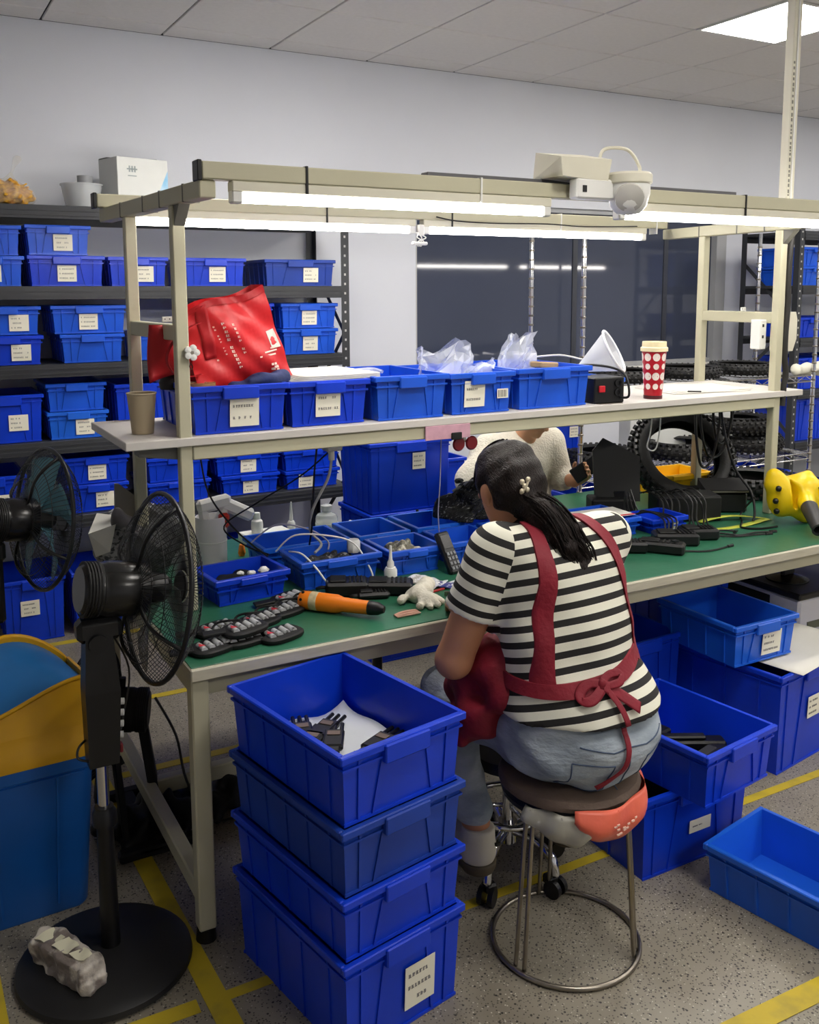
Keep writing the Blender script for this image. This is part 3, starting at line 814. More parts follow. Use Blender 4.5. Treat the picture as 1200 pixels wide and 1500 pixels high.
# white cabinet with black top
t = thing('printer', 'white boxy printer with black top under the bench end', 'printer', (3.08, 2.39, 0))
MB().box(0, .46, 0, .46, .0, .455, .01).build('body', pm('printer_white', (206, 206, 214), .4, var=.03), t)
MB().box(-.008, .468, -.008, .468, .455, .482, .006).build('top_panel', blackp, t)
MB().box(.05, .40, -.004, .0, .33, .36).build('paper_slot', pm('slot_olive', (88, 92, 78), .5), t, None)
MB().box(.05, .40, -.005, .0, .10, .28, .003).build('front_tray', pm('printer_grey', (178, 178, 186), .4), t)
MB().box(-.005, 0, .14, .42, .16, .44, .003).build('side_vent', blackm, t)
t = thing('monitor_foot', 'round black stand foot on top of the white printer', 'stand', (3.20, 2.55, .483))
MB().lathe([(.0, 0), (.085, 0), (.085, .006), (.06, .014), (.03, .022), (.0, .024)], 28, axis=(0, 0, 1)).build('foot', blacks, t)
MB().box(-.035, .035, -.012, .012, .02, .20, .006).build('neck', blackp, t)

# ================================================================== SHELF ABOVE THE BENCH
g3 = 'blue crates on the bench shelf'
SY0 = 2.612
crate((.735 + 1.025) / 2 + .012, SY0, SZ + .001, .30, .42, .140, 'blue labelled crate holding the red tote bag on the bench shelf', R_(-1), tone=crate_deep, card_w=.088, card_h=.088, cx=.012, cz=.062, group=g3, rows=2)
crate(1.180, SY0 + .01, SZ + .001, .275, .42, .138, 'blue labelled crate under the stack of paper on the bench shelf', R_(0), tone=crate_deep, card_w=.082, card_h=.085, cx=-.005, cz=.07, group=g3, rows=2)
crate(1.462, SY0 - .004, SZ + .001, .27, .42, .142, 'bright blue crate without label, third along the bench shelf', R_(-1), tone=crate_mid, group=g3)
crate(1.735, SY0 + .004, SZ + .001, .262, .42, .138, 'bright blue crate with label card and barcode on the bench shelf', R_(0), tone=crate_mid, card_w=.080, card_h=.088, cx=-.03, cz=.068, group=g3, rows=2)
crate(2.040, SY0 + .006, SZ + .001, .325, .42, .142, 'bright blue crate without label, nearest the black adapter on shelf', R_(0), tone=crate_mid, group=g3)
crate(2.44, 2.80, SZ + .001, .16, .24, .07, 'small low blue tray behind the dotted cup on the shelf', R_(0), tone=crate_light, group=g3, ribs=3)
bc = MB().box(-.022, .022, -.0006, .0006, -.016, .016).build('barcode_sticker', card, None, None); bc.location = (1.815, SY0 + .0092, SZ + .065)
tag(bc, 'small barcode sticker on the bright blue shelf crate', 'sticker')
m = MB()
for k in range(9): m.box(-.018 + k * .004, -.018 + k * .004 + (.0012 if k % 3 else .0024), -.0012, -.0006, -.012, .012)
m.build('bars', ink, bc, None)
# paper pile across the second crate
t = thing('paper_pile', 'pile of white sheets laid across the second shelf crate', 'paper', (1.20, 2.79, SZ + .142), R_(4))
for k in range(5):
    w, d = .31 - .008 * k, .30
    MB().sheet(lambda u, v, k=k: ((u - .5) * w + .004 * k, (v - .5) * d, .003 * k + .004 * (u - .5) ** 2 - .010 * max(0, .12 - v)), 6, 6, .002, (0, 0, 1)).build('sheet', paper, t, True)
MB().tube([(.05, -.10, .016), (.10, -.13, .022), (.15, -.11, .02), (.17, -.14, .012)], .006, 6, 5).build('twist_wrap', clearp, t)
# clear bags standing in crates
def clear_bag(loc, w, h, d, label, seed, point=0.0):
    """flattened pouch of thin film with sharp creases"""
    rn = random.Random(seed); ph = [rn.uniform(0, 6) for _ in range(8)]
    def tri(x): return abs((x / PI) % 2 - 1) * 2 - 1
    def f(u, v):
        a = 2 * PI * u; c, s_ = math.cos(a), math.sin(a)
        x = math.copysign(abs(c) ** .55, c) * w / 2 * (1 + .22 * v - point * max(0, v - .35) * (1.1 + .5 * (c > 0)))
        y = s_ * d / 2 * (1 - .75 * v) + d * .16 * tri(7 * c + 4 * v + ph[0]) + d * .12 * tri(11 * v - 5 * c + ph[1])
        z = h * v * (1 + .07 * tri(5 * c + ph[2]) * v - .10 * v * (c < 0) * (1 - point)) 
        return (x + .03 * v * v + .008 * tri(6 * v + ph[3]), y, z)
    o = MB().grid(f, 30, 10).jitter(.0065, seed).build('plastic_bag', pm('bag_film', (232, 237, 246), .14, var=.04, alpha=.34, spec=1.0, bump=.5, bscale=34), None, None)
    o.location = loc; return tag(o, label, 'plastic bag')
clear_bag((1.665, 2.80, SZ + .012), .17, .215, .15, 'crumpled clear plastic bag with squared top standing in shelf crate', 1)
clear_bag((2.015, 2.83, SZ + .012), .16, .235, .12, 'pointed clear plastic bag standing in the shelf crate', 7, .75)
clear_bag((1.80, 2.78, SZ + .012), .09, .15, .12, 'low crumpled clear plastic bag between two taller ones', 9)
o = MB().box(-.055, .055, -.03, .03, 0, .022, .004).build('cardboard_piece', pm('tan_card', (170, 142, 100), .7)); o.location = (2.12, 2.80, SZ + .126); o.rotation_euler = (0, .08, .3)
tag(o, 'tan cardboard piece lying on the rightmost bright blue crate', 'cardboard')
m = MB()
for k in range(4): m.tube([(2.13 + .03 * math.cos(a) * (1 + .1 * k), 2.93 + .045 * math.sin(a), SZ + .150 + .006 * k) for a in [i * PI / 4 for i in range(8)]], .004, 6, 3, closed=True)
m.tube([(2.16, 2.93, SZ + .155), (2.24, 2.86, SZ + .165), (2.30, 2.80, SZ + .150)], .004, 6, 5)
tag(m.build('cable_coil', whitep), 'coiled white cable lying on top of the rightmost shelf crate', 'cable')
# black adapter box with red switch
t = thing('power_adapter', 'black power supply box with red rocker switch on the shelf', 'power supply', (2.295, 2.665, SZ), R_(-6))
MB().box(-.065, .065, -.035, .10, .001, .095, .004).build('case', blackp, t)
MB().box(-.048, -.022, -.042, -.035, .042, .066, .002).build('switch', pm('switch_red', (196, 26, 40), .35), t)
for z in (.028, .062): MB().lathe([(0, 0), (.014, 0), (.014, .006), (.008, .006), (.008, .003), (0, .003)], 16, (.034, -.035, z + .012), (0, -1, 0)).build('socket', blacks, t)
MB().tube([(.046, -.036, .02), (.06, -.07, .03), (.058, -.05, .10), (.04, .0, .125), (-.02, .05, .135), (-.09, .09, .13)], .0045, 8, 6).build('cord', blackp, t)
MB().box(-.05, .05, -.05, .02, 0, .002).build('base_plate', steel, t, None)
# white funnel-like strainer cap
t = thing('plastic_funnel', 'translucent white plastic cone lying tilted in the small shelf tray', 'funnel', (2.455, 2.84, SZ + .09), 0)
fm = pm('frosted_plastic', (226, 230, 236), .3, var=.03, alpha=.62, spec=.6)
ax = Vector((.50, -.60, .42)).normalized(); c0 = Vector((-.085, .06, .015))
u, w, d = frame(ax)
def cone_f(a, v):
    r = .014 + .072 * v; return c0 + ax * (.15 * v) + u * (math.cos(2 * PI * a) * r) + w * (math.sin(2 * PI * a) * r)
MB().grid(cone_f, 28, 5).build('cone', fm, t, True)
MB().tube([c0 + ax * .15 + u * (math.cos(a) * .087) + w * (math.sin(a) * .087) for a in [i * PI / 14 for i in range(28)]], .005, 6, closed=True).build('rolled_rim', pm('frosted_rim', (236, 238, 242), .3, var=.02), t, True)
# red dotted tumbler
t = thing('dotted_tumbler', 'red travel tumbler with white dots and cream lid on the shelf', 'cup', (2.542, 2.672, SZ)); t.scale = (1.12, 1.12, 1.20)
MB().lathe([(0, 0.001), (.030, .001), (.030, .010), (.0305, .012), (.0405, .150), (.040, .156), (0, .156)], 32).build('body', pm('tumbler_red', (178, 24, 40), .3, var=.04), t)
MB().lathe([(0, .0), (.0312, 0), (.0318, .011), (.0, .011)], 32).build('base_band', pm('base_dark_red', (70, 14, 20), .4), t)
MB().lathe([(.036, .150), (.0455, .150), (.0455, .161), (.041, .164), (.040, .180), (.036, .180), (.034, .174), (0, .174)], 32).build('lid', pm('cream_lid', (232, 218, 178), .35, var=.02), t)
dm = MB(); rows = [(.132, .0125, 0), (.103, .0095, 0), (.072, .0125, 0), (.040, .0095, 0)]
for z, r, ph in rows:
    R0 = .0305 + (.010) * (z - .012) / .138
    for k in range(8):
        a = 2 * PI * k / 8 + .25
        pts = []
        for i in range(14):
            b_ = 2 * PI * i / 14; aa = a + math.cos(b_) * r / R0; zz = z + math.sin(b_) * r; rr = .0305 + .010 * (zz - .012) / .138 + .0004
            pts.append((rr * math.cos(aa), rr * math.sin(aa), zz))
        rr = R0 + .0005; dm.add([(rr * math.cos(a), rr * math.sin(a), z)] + pts, [(0, i + 1, (i + 1) % 14 + 1) for i in range(14)])
dm.build('dot_print', pm('dot_white', (236, 226, 218), .4, var=.03), t, None)
# paper sheets at right of shelf
t = thing('paper_sheets', 'loose white sheets lying on the shelf right of dotted cup', 'paper', (2.90, 2.83, SZ), R_(-8))
for k in range(3):
    MB().sheet(lambda u, v, k=k: ((u - .5) * .36 + .02 * k, (v - .5) * .27 + .01 * k, .0035 + .003 * k + .003 * math.sin(u * 4 + k) * u), 8, 4, .002, (0, 0, 1)).build('sheet', paper, t, True)
o = MB().bar((2.75, 2.70, SZ + .013), (2.79, 2.665, SZ + .013), .006, .006, .002).build('black_pen', blackp); tag(o, 'short black pen lying on the loose shelf sheets', 'pen')
# paper cup on the left shelf end
t = thing('paper_cup', 'plain tan paper cup on the left end of the shelf', 'cup', (.640, 2.755, SZ))
cupm = pm('paper_tan', (176, 160, 132), .65, var=.05)
MB().lathe([(0, .001), (.031, .001), (.0415, .118), (.0395, .118), (.029, .006), (0, .006)], 32).build('body', cupm, t)
MB().tube([(.0415 * math.cos(a), .0415 * math.sin(a), .118) for a in [i * PI / 16 for i in range(32)]], .0025, 6, closed=True).build('rolled_rim', pm('paper_rim', (198, 184, 156), .6), t, True)

# red tote bag leaning in the first crate
red = pm('tote_red', (206, 36, 42), .42, var=.10, scale=9, bump=.12, bscale=14, spec=.5)
reds = pm('tote_red_strap', (176, 24, 32), .5, var=.10)
BO = Vector((.88, 2.72, SZ + .015))
t = thing('tote_bag', 'red tote bag with white print leaning out of the shelf crate', 'bag', BO)
# panel corners in the x-z plane of the bag (bottom left, bottom right, top right, top left)
c00, c10, c11, c01 = Vector((-.085, 0, .105)), Vector((.212, -.02, .128)), Vector((.122, .0, .418)), Vector((-.115, .02, .330))
def panel(u, v, y=0, bulge=.022):
    p = c00.lerp(c10, u).lerp(c01.lerp(c11, u), v)
    cr = .006 * math.sin(9 * u + 5 * v) + .005 * math.sin(13 * v - 4 * u + 1) + .004 * math.sin(21 * u + 17 * v)
    return Vector((p.x, p.y + y - bulge * math.sin(PI * min(1, max(0, u))) * math.sin(PI * min(1, max(0, v))) - cr, p.z + .012 * math.sin(u * 6) * v))
m = MB().grid(lambda u, v: panel(u, v), 22, 22)
m.grid(lambda u, v: panel(1 - u, v, .10, -.015), 22, 22)
def side(u0, fl): return lambda s_, v: panel(u0, v).lerp(panel(u0, v, .10, -.015), s_) + Vector(((1 if u0 else -1) * -.018 * math.sin(PI * s_) * fl, 0, 0))
m.grid(side(1, 1), 6, 22); m.grid(lambda s_, v: side(0, 1)(1 - s_, v), 6, 22)
m.grid(lambda u, s_: panel(u, 0, .10, -.015).lerp(panel(u, 0), s_), 22, 5)
m.build('body', red, t, True)
MB().grid(lambda u, v: panel(u, .93 + .07 * v) - Vector((0, .004, 0)), 22, 3).build('hem', reds, t, True)
def strap(u0, w, v0, v1): return lambda a, b: panel(u0 + w * (a - .5), v0 + (v1 - v0) * b) - Vector((0, .004, 0))
MB().sheet(strap(.20, .13, .35, .97), 4, 14, .002, (0, -1, 0)).build('handle_strap', reds, t, True)
def hs(a, b):
    ang = PI * b; return Vector((-.075 - .10 * math.sin(ang) + .0 * a, -.035 + .03 * a, .23 + .075 * math.cos(ang) - .03 * math.sin(ang)))
MB().sheet(hs, 3, 16, .002, (1, 0, 0)).build('handle_loop', reds, t, True)
# left flap hanging behind the post
MB().sheet(lambda u, v: (-.215 + .13 * u - .0 * v, .03 + .02 * math.sin(u * 5 + v * 4), .13 + .17 * v * (1 - .25 * u) + .04 * u), 8, 10, .004, (0, -1, 0)).build('folded_flap', reds, t, True)
pr = MB(); rn = random.Random(11)
def mark(u, v, du, dv):
    q = [panel(u + a, v + b) - Vector((0, .0028, 0)) for a, b in ((-du, -dv), (du, -dv), (du, dv), (-du, dv))]
    pr.add(q, [(0, 1, 2, 3)])
# four slanted lines of print that run down the bag
for u0, vtop, n, sz, st in ((.50, .70, 9, .020, .047), (.385, .72, 12, .024, .046), (.29, .70, 10, .013, .036), (.22, .62, 7, .015, .05)):
    for k in range(n):
        v = vtop - st * k; u = u0 + .008 * k
        if rn.random() < .12: continue
        mark(u - sz * .4, v, sz * .28, sz * .55); mark(u + sz * .35, v + sz * .2, sz * .25, sz * .3)
        if rn.random() < .6: mark(u, v - sz * .5, sz * .7, sz * .16)
for k, (u, v, du) in enumerate(((.79, .30, .10), (.84, .34, .075), (.90, .37, .05))): mark(u, v, du, .008)
for k in range(7): mark(.83 + .03 * math.cos(k), .165 + .035 * math.sin(k * 1.9), .014, .013)
pr.build('print', pm('print_white', (240, 214, 200), .6, var=.05), t, None)
q = MB(); q.add([panel(a, b_) - Vector((0, .003, 0)) for a, b_ in ((.87, .36), (.97, .36), (.97, .55), (.87, .55))], [(0, 1, 2, 3)])
q.build('sticker', pm('sticker_grey', (206, 208, 200), .5), t, None)
# folded denim-blue bag under the tote
s = SDF((.84, 2.62, SZ + .08), (1.10, 2.80, SZ + .20), .004)
s.cone((.90, 2.68, SZ + .122), (1.03, 2.68, SZ + .140), .024, .028, .02).cone((.94, 2.66, SZ + .150), (1.045, 2.665, SZ + .152), .014, .016, .02).noise(.004, 90, 2)
o = s.build('folded_cloth', pm('denim_navy', (38, 50, 96), .7, var=.25, scale=25, bump=.2), None); tag(o, 'folded navy cloth lying beneath the red tote bag', 'cloth')
t = thing('tape_roll', 'brown tape roll lying in the shelf crate beside the red bag', 'tape', (.795, 2.70, SZ + .118))
MB().lathe([(.024, 0), (.048, 0), (.048, .028), (.024, .028), (.024, 0)], 28).build('winding', pm('tape_brown', (150, 112, 76), .35, var=.08), t)
MB().lathe([(.021, .0005), (.0238, .0005), (.0238, .0275), (.021, .0275), (.021, .0005)], 28).build('core', pm('tape_core', (196, 182, 158), .6), t)
o = MB().lathe([(0, 0), (.03, 0), (.034, .02), (.02, .05), (0, .055)], 20).build('black_ball_knob', rubber); o.location = (.745, 2.83, SZ + .118); tag(o, 'black rubber knob in shelf crate left of the post', 'knob')
o = MB().box(-.05, .05, -.06, .06, 0, .11, .01).build('filler_box', pm('carton_inner', (150, 120, 80), .7)); o.location = (.81, 2.72, SZ + .007)
tag(o, 'brown carton at the bottom of the red bag crate', 'carton')
o = MB().box(-.07, .07, -.06, .06, 0, .088, .01).build('filler_box', pm('carton_inner', (150, 120, 80), .7)); o.location = (.965, 2.70, SZ + .007)
tag(o, 'brown carton under the navy cloth in red bag crate', 'carton')

# ------------------------------------------------------------------ on top of the left rack
t = thing('white_carton', 'white carton with pale blue print on top of the rack', 'box', (1.145, 4.90, 2.066), R_(14))
cw = pm('carton_white', (226, 228, 224), .6, var=.03)
MB().box(-.135, .135, -.10, .10, 0, .255, .002).build('body', cw, t, None)
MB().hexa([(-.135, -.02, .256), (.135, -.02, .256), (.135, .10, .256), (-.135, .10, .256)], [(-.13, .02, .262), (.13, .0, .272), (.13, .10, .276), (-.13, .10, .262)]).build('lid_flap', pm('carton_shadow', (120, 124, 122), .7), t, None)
pr = MB().add([(.02, -.1008, .012), (.134, -.1008, .012), (.134, -.1008, .205), (.085, -.1008, .10)], [(0, 1, 2, 3)])
pr.build('blue_print', pm('print_sky', (150, 206, 240), .5, col2=(210, 232, 244), thr=(.35, .7), scale=9), t, None)
pr = MB()
for k in range(3): pr.box(-.075 + k * .014, -.067 + k * .014, -.1012, -.1004, .185, .215)
pr.box(-.085, -.03, -.1012, -.1004, .196, .203).box(-.08, -.035, -.1012, -.1004, .165, .170)
pr.build('lettering', pm('print_grey', (168, 178, 178), .6), t, None)
t = thing('plastic_tub', 'clear plastic tub with grey lid knob on top of the rack', 'tub', (.885, 4.86, 2.066))
MB().lathe([(0, .002), (.075, .002), (.095, .115), (.100, .115), (.100, .122), (.091, .122), (.072, .006), (0, .006)], 28).build('tub_wall', pm('tub_clear', (216, 220, 222), .2, alpha=.55, var=.03), t)
MB().cyl((.02, .02, .008), (.02, .02, .165), .034, .036, 20).build('inner_bottle', pm('grey_bottle', (150, 152, 156), .5), t)
t = thing('snack_bag', 'knotted clear bag of golden crisps on top of the rack', 'bag', (.545, 4.86, 2.066))
s = SDF((.36, 4.74, 2.06), (.74, 5.0, 2.36), .006)
s.ell((.545, 4.86, 2.115), (.115, .085, .052)).ell((.56, 4.86, 2.145), (.06, .05, .045)).noise(.009, 170, 3)
s.build('crisps', pm('crisps_gold', (232, 178, 52), .5, col2=(176, 116, 30), scale=40, thr=(.4, .65), bump=.6, bscale=50), t, (.545, 4.86, 2.066))
s = SDF((.34, 4.70, 2.05), (.76, 5.02, 2.40), .007)
s.ell((.545, 4.86, 2.120), (.128, .095, .060)).cone((.55, 4.86, 2.15), (.56, 4.86, 2.205), .055, .012, .05).cone((.56, 4.86, 2.20), (.60, 4.86, 2.285), .010, .014, .02).noise(.004, 60, 5)
s.build('bag_film', pm('crisp_bag_film', (230, 226, 214), .15, alpha=.22, var=.03, spec=.8), t, (.545, 4.86, 2.066))
TZ0 = BZ + .0026
# ================================================================== FANS
def guard_wire(mb, c, ax, r, depth, nrad, nring, wr, hub_r, flat=.35):
    """domed wire guard: radial wires from hub to rim plus rings"""
    u, w, d = frame(ax); c = Vector(c)
    def pt(a, s):                     # s 0 at hub .. 1 at rim
        rr = hub_r + (r - hub_r) * s
        z = depth * (1 - max(0, (s - flat) / (1 - flat)) ** 2.2)
        return c + d * z + (u * math.cos(a) + w * math.sin(a)) * rr
    for k in range(nrad):
        a = 2 * PI * k / nrad
        mb.tube([pt(a, s / 6) for s in range(7)], wr, 3, cap=False)
    for q in nring:
        mb.tube([pt(2 * PI * i / 40, q) for i in range(40)], wr * 1.25, 4, closed=True)
    return mb
def blade_mesh(c, ax, r, n, k, tw=.5, hub=.035, width=.62):
    u, w, d = frame(ax); c = Vector(c); a0 = 2 * PI * k / n
    def f(s, t):
        rr = hub + (r - hub) * s
        span = width * (.55 + .75 * s - .35 * s ** 3) * (2 * PI / n)
        a = a0 + span * (t - .5) + .25 * s
        return c + d * (.045 * (t - .5) * (1 - .3 * s) * tw * 2) + (u * math.cos(a) + w * math.sin(a)) * rr
    return MB().sheet(f, 9, 7, .002, d)
def fan_head(t, c, ax, r, bladem, nblades, motor_r, motor_len, wire=.0010, nrad=84, ringm=blackp, motor_col=blacks, gap=.030):
    ax = Vector(ax).normalized(); c = Vector(c); u, w, d = frame(ax)
    guard_wire(MB(), c - ax * .004, -ax, r, .055, nrad, (.14, .45, .72), wire, .05).build('rear_guard', ringm, t, True)
    guard_wire(MB(), c + ax * .004, ax, r, .065, nrad, (.2, .5, .76), wire, .04).build('front_guard', ringm, t, True)
    MB().tube([c + (u * math.cos(a) + w * math.sin(a)) * r for a in [2 * PI * i / 48 for i in range(48)]], .0065, 8, closed=True).build('guard_rim', ringm, t, True)
    bl = MB()
    for k in range(4):                    # wide ribs of the rear guard
        a = 2 * PI * k / 4 + .4
        q = [c - ax * .004 - ax * .055 * (1 - max(0, (s_ - .35) / .65) ** 2.2) + (u * math.cos(a) + w * math.sin(a)) * (.05 + (r - .05) * s_) for s_ in [i / 8 for i in range(9)]]
        bl.tube(q, .005, 6)
    bl.build('guard_ribs', ringm, t, True)
    MB().lathe([(0, .070), (.036, .070), (.04, .064), (.036, .060), (0, .060)], 24, c, ax).build('badge', ringm, t)
    for k in range(nblades): blade_mesh(c, ax, r * .88, nblades, k).build('blade', bladem, t, True)
    MB().lathe([(0, -.03), (.034, -.03), (.038, -.01), (.036, .02), (.02, .035), (0, .038)], 20, c, ax).build('blade_hub', ringm, t)
    b0 = c - ax * gap; R0 = motor_r
    mt = MB().lathe([(0, 0), (R0 * .96, 0), (R0, -.008), (R0, -motor_len * .62), (R0 * .97, -motor_len * .64), (R0 * .95, -motor_len * .70), (R0 * .99, -motor_len * .72), (R0 * .95, -motor_len * .93), (R0 * .8, -motor_len), (0, -motor_len)], 30, b0, ax).build('motor_housing', motor_col, t)
    vents = MB()
    for k in range(5):
        zz = -motor_len * (.74 + .045 * k)
        vents.lathe([(R0 * .975, zz), (R0 * 1.005, zz - .001), (R0 * 1.005, zz - .004), (R0 * .975, zz - .005)], 30, b0, ax)
    vents.build('vent_rings', blackm, mt, None)
    MB().cyl(b0 + ax * .001, b0 + ax * .03, .012, n=12).build('shaft', chrome, t)
    return b0
bl_dark = pm('smoked_blade', (70, 74, 72), .25, alpha=.55, var=.06, spec=.6)
bl_teal = pm('teal_blade', (120, 176, 190), .2, alpha=.55, var=.08, spec=.7)
# pedestal fan in front
FL = Vector((.378, 2.265, 0))
t = thing('pedestal_fan', 'black pedestal fan with wire guard standing before the blue bin', 'fan', FL)
MB().lathe([(0, .002), (.205, .002), (.213, .008), (.210, .020), (.19, .030), (.10, .040), (.04, .052), (0, .052)], 56).build('base', pm('fan_base_black', (26, 26, 27), .5, var=.15, scale=8), t)
MB().cyl((.015, 0, .045), (.015, 0, .395), .024, .020, 20).build('lower_pole', blackp, t)
MB().lathe([(.021, 0), (.029, .004), (.029, .035), (.023, .045), (.023, .05)], 22, (.015, 0, .37)).build('clamp_collar', blackp, t)
MB().cyl((.015, 0, .41), (.015, 0, .60), .0145, n=18).build('chrome_pole', chrome, t)
s = MB().hexa([(-.018, -.030, .535), (.052, -.030, .535), (.052, .03, .535), (-.018, .03, .535)], [(-.02, -.034, .72), (.062, -.034, .72), (.062, .034, .72), (-.02, .034, .72)])
s.hexa([(-.02, -.034, .72), (.062, -.034, .72), (.062, .034, .72), (-.02, .034, .72)], [(-.012, -.028, .865), (.05, -.028, .865), (.05, .028, .865), (-.012, .028, .865)])
cb = s.build('control_column', blackp, t, None)
for k in range(4): MB().cyl((.056 + .002 * k, -.012, .60 + .028 * k), (.066 + .002 * k, -.016, .60 + .028 * k), .008, n=12).build('button', whitep, cb)
MB().box(.056, .064, -.02, .0, .555, .578, .002).build('red_switch', pm('switch_dark_red', (110, 22, 30), .4), cb)
MB().cyl((.015, -.04, .845), (.015, .04, .845), .022, n=18).build('tilt_joint', blackp, t)
MB().box(-.03, .075, -.028, .028, .845, .90, .012).build('yoke', blackp, t)
AX1 = Vector((math.sin(R_(85)), math.cos(R_(85)), -.15))
C1 = Vector((.546, 2.285, .945)) - FL
fan_head(t, C1, AX1, .232, bl_dark, 4, .067, .158, motor_col=pm('fan_motor_black', (30, 30, 30), .22, var=.05))
MB().tube([(.0, .02, .60), (-.035, .0, .585), (-.04, -.01, .56), (-.01, -.02, .55)], .003, 6, 5).build('cord_loop', blackp, t)
MB().tube([(.05, .02, .86), (.10, .05, .74), (.085, .06, .62), (.06, .04, .55), (.04, .04, .54)], .0025, 6, 6).build('head_cord', blackp, t)
# left fan at the picture edge
F2 = Vector((.225, 3.02, 0))
t = thing('pedestal_fan', 'pedestal fan with pale teal blades at the left picture edge', 'fan', F2)
MB().lathe([(0, .002), (.20, .002), (.208, .008), (.205, .02), (.09, .036), (.04, .05), (0, .05)], 40).build('base', MATS['fan_base_black'], t)
MB().cyl((0, 0, .045), (0, 0, .92), .018, .016, 16).build('pole', blackp, t)
MB().box(-.03, .04, -.03, .03, .68, .90, .01).build('control_column', blackp, t)
MB().box(-.025, .05, -.026, .026, .87, .93, .01).build('yoke', blackp, t)
C2 = Vector((.392, 3.05, .975)) - F2
fan_head(t, C2, (math.sin(R_(76)), math.cos(R_(76)), -.14), .218, bl_teal, 5, .066, .13, nrad=84, ringm=pm('fan_dark_grey', (34, 35, 36), .35))
# floor fan beneath the bench
F3 = Vector((.50, 2.86, 0))
t = thing('floor_fan', 'black floor fan standing under the bench end with its motor facing right', 'fan', F3)
fan_head(t, (-.01, .02, .40), (-.93, .35, .08), .205, blackm, 5, .068, .13, wire=.0018, nrad=48, ringm=blackm, motor_col=blackm)
for sx in (-1, 1):
    MB().bar((.02 + .012 * sx, -.16 * sx + .02, .016), (.02, -.215 * sx * .2, .40), .02, .03, .004).build('leg', blackm, t)
MB().box(.0, .26, -.20, -.16, .0, .03, .006).build('foot_bar', blackm, t)
MB().box(.0, .26, .16, .20, .0, .03, .006).build('foot_bar', blackm, t)
MB().box(.06, .12, -.20, .20, .012, .028, .004).build('foot_bar', blackm, t)
MB().bar((.16, -.02, .012), (.12, -.01, .36), .06, .03, .006).build('neck', blackm, t)
MB().cyl((.07, 0, .455), (.07, -.0, .492), .008, .012, 12).build('oscillation_knob', blackp, t)
o = MB().tube([(.66, 2.83, .42), (.71, 2.79, .30), (.73, 2.76, .16), (.79, 2.72, .03), (.95, 2.75, .008), (1.1, 2.8, .006)], .004, 6, 6).build('fan_cord', blackp); tag(o, 'black cord hanging from the floor fan under the bench', 'cord')
s = SDF((.42, 2.62, 0), (.98, 3.02, .22), .008)
s.ell((.62, 2.80, .035), (.15, .10, .045)).ell((.80, 2.84, .03), (.14, .09, .05)).ell((.70, 2.78, .06), (.08, .06, .04)).noise(.022, 85, 6).cut((0, 0, .003), (0, 0, -1))
o = s.build('cable_heap', blackm, None); tag(o, 'dark heap of cables on the floor under the bench end', 'cable heap')

# ================================================================== TRASH BIN
TB = Vector((.245, 2.655, 0))
t = thing('trash_bin', 'blue trash bin with yellow lid and blue swing flap', 'trash bin', TB, R_(2))
blueb = pm('bin_blue', (24, 96, 182), .36, var=.10, scale=5, bump=.02)
yel = pm('bin_yellow', (226, 170, 24), .36, var=.06, scale=5)
def rrect(w, d, r, n=5):
    out = []
    for cx, cy, a0 in ((w - r, d - r, 0), (-w + r, d - r, 90), (-w + r, -d + r, 180), (w - r, -d + r, 270)):
        for i in range(n + 1):
            a = R_(a0 + 90 * i / n); out.append((cx + r * math.cos(a), cy + r * math.sin(a)))
    return out
def loft(secs, cap=(True, True)):
    m = MB(); n = len(secs[0][0]); vs = []
    for poly, z in secs: vs += [(x, y, z if not callable(z) else z(x, y)) for x, y in poly]
    fs = [(k * n + i, k * n + (i + 1) % n, (k + 1) * n + (i + 1) % n, (k + 1) * n + i) for k in range(len(secs) - 1) for i in range(n)]
    if cap[0]: fs.append(tuple(range(n))[::-1])
    if cap[1]: fs.append(tuple(range((len(secs) - 1) * n, len(secs) * n)))
    return m.add(vs, fs)
loft([(rrect(.135, .125, .03), .0), (rrect(.140, .130, .03), .01), (rrect(.166, .150, .03), .405), (rrect(.172, .156, .03), .41), (rrect(.175, .158, .03), .455)]).build('body', blueb, t)
m = MB()
for sx in (-.095, .07): m.bar((sx * .85, -.131, .03), (sx, -.153, .40), .006, .004, upv=(0, -1, 0))
m.bar((-.14, -.1495, .40), (.14, -.1495, .40), .004, .010, upv=(0, -1, 0))
m.build('moulded_ribs', blueb, t, None)
ld = loft([(rrect(.180, .163, .03, 6), .445), (rrect(.180, .163, .03, 6), .475), (rrect(.176, .158, .03, 6), .49), (rrect(.172, .153, .03, 6), .53)], (True, False))
def near_z(u): return .572 + .085 * (3 * u * u - 2 * u ** 3) ** 1.1
def far_z(u): return .60 + .105 * math.sin(PI * u) ** .8
ld.sheet(lambda u, v: ((u - .5) * .335, -(.153 - .018 * v), .525 + (near_z(u) - .525) * v), 24, 6, .006, (0, -1, 0))
ld.sheet(lambda u, v: ((u - .5) * .335, (.153 - .018 * v), .525 + (far_z(u) - .525) * v), 24, 6, -.006, (0, -1, 0))
for sgn in (-1, 1):
    ld.sheet(lambda u, v, sgn=sgn: (sgn * .168, (u - .5) * .30 * (1 - .1 * v), .525 + (.09 + .04 * (1 - u if sgn > 0 else u)) * v), 10, 4, .008 * sgn, (1, 0, 0))
ld.build('lid', yel, t)
MB().grid(lambda u, v: ((u - .5) * .325, (v - .5) * .27, (near_z(u) - .012) * (1 - v) + (far_z(u) - .012) * v + .014 * math.sin(PI * v) * math.sin(PI * u)), 20, 14).build('swing_flap', pm('flap_blue', (40, 116, 186), .33, var=.12, scale=7), t, True)
MB().tube([((u - .5) * .325, .138, far_z(u)) for u in [i / 24 for i in range(25)]], .008, 6).build('lid_edge', yel, t, True)
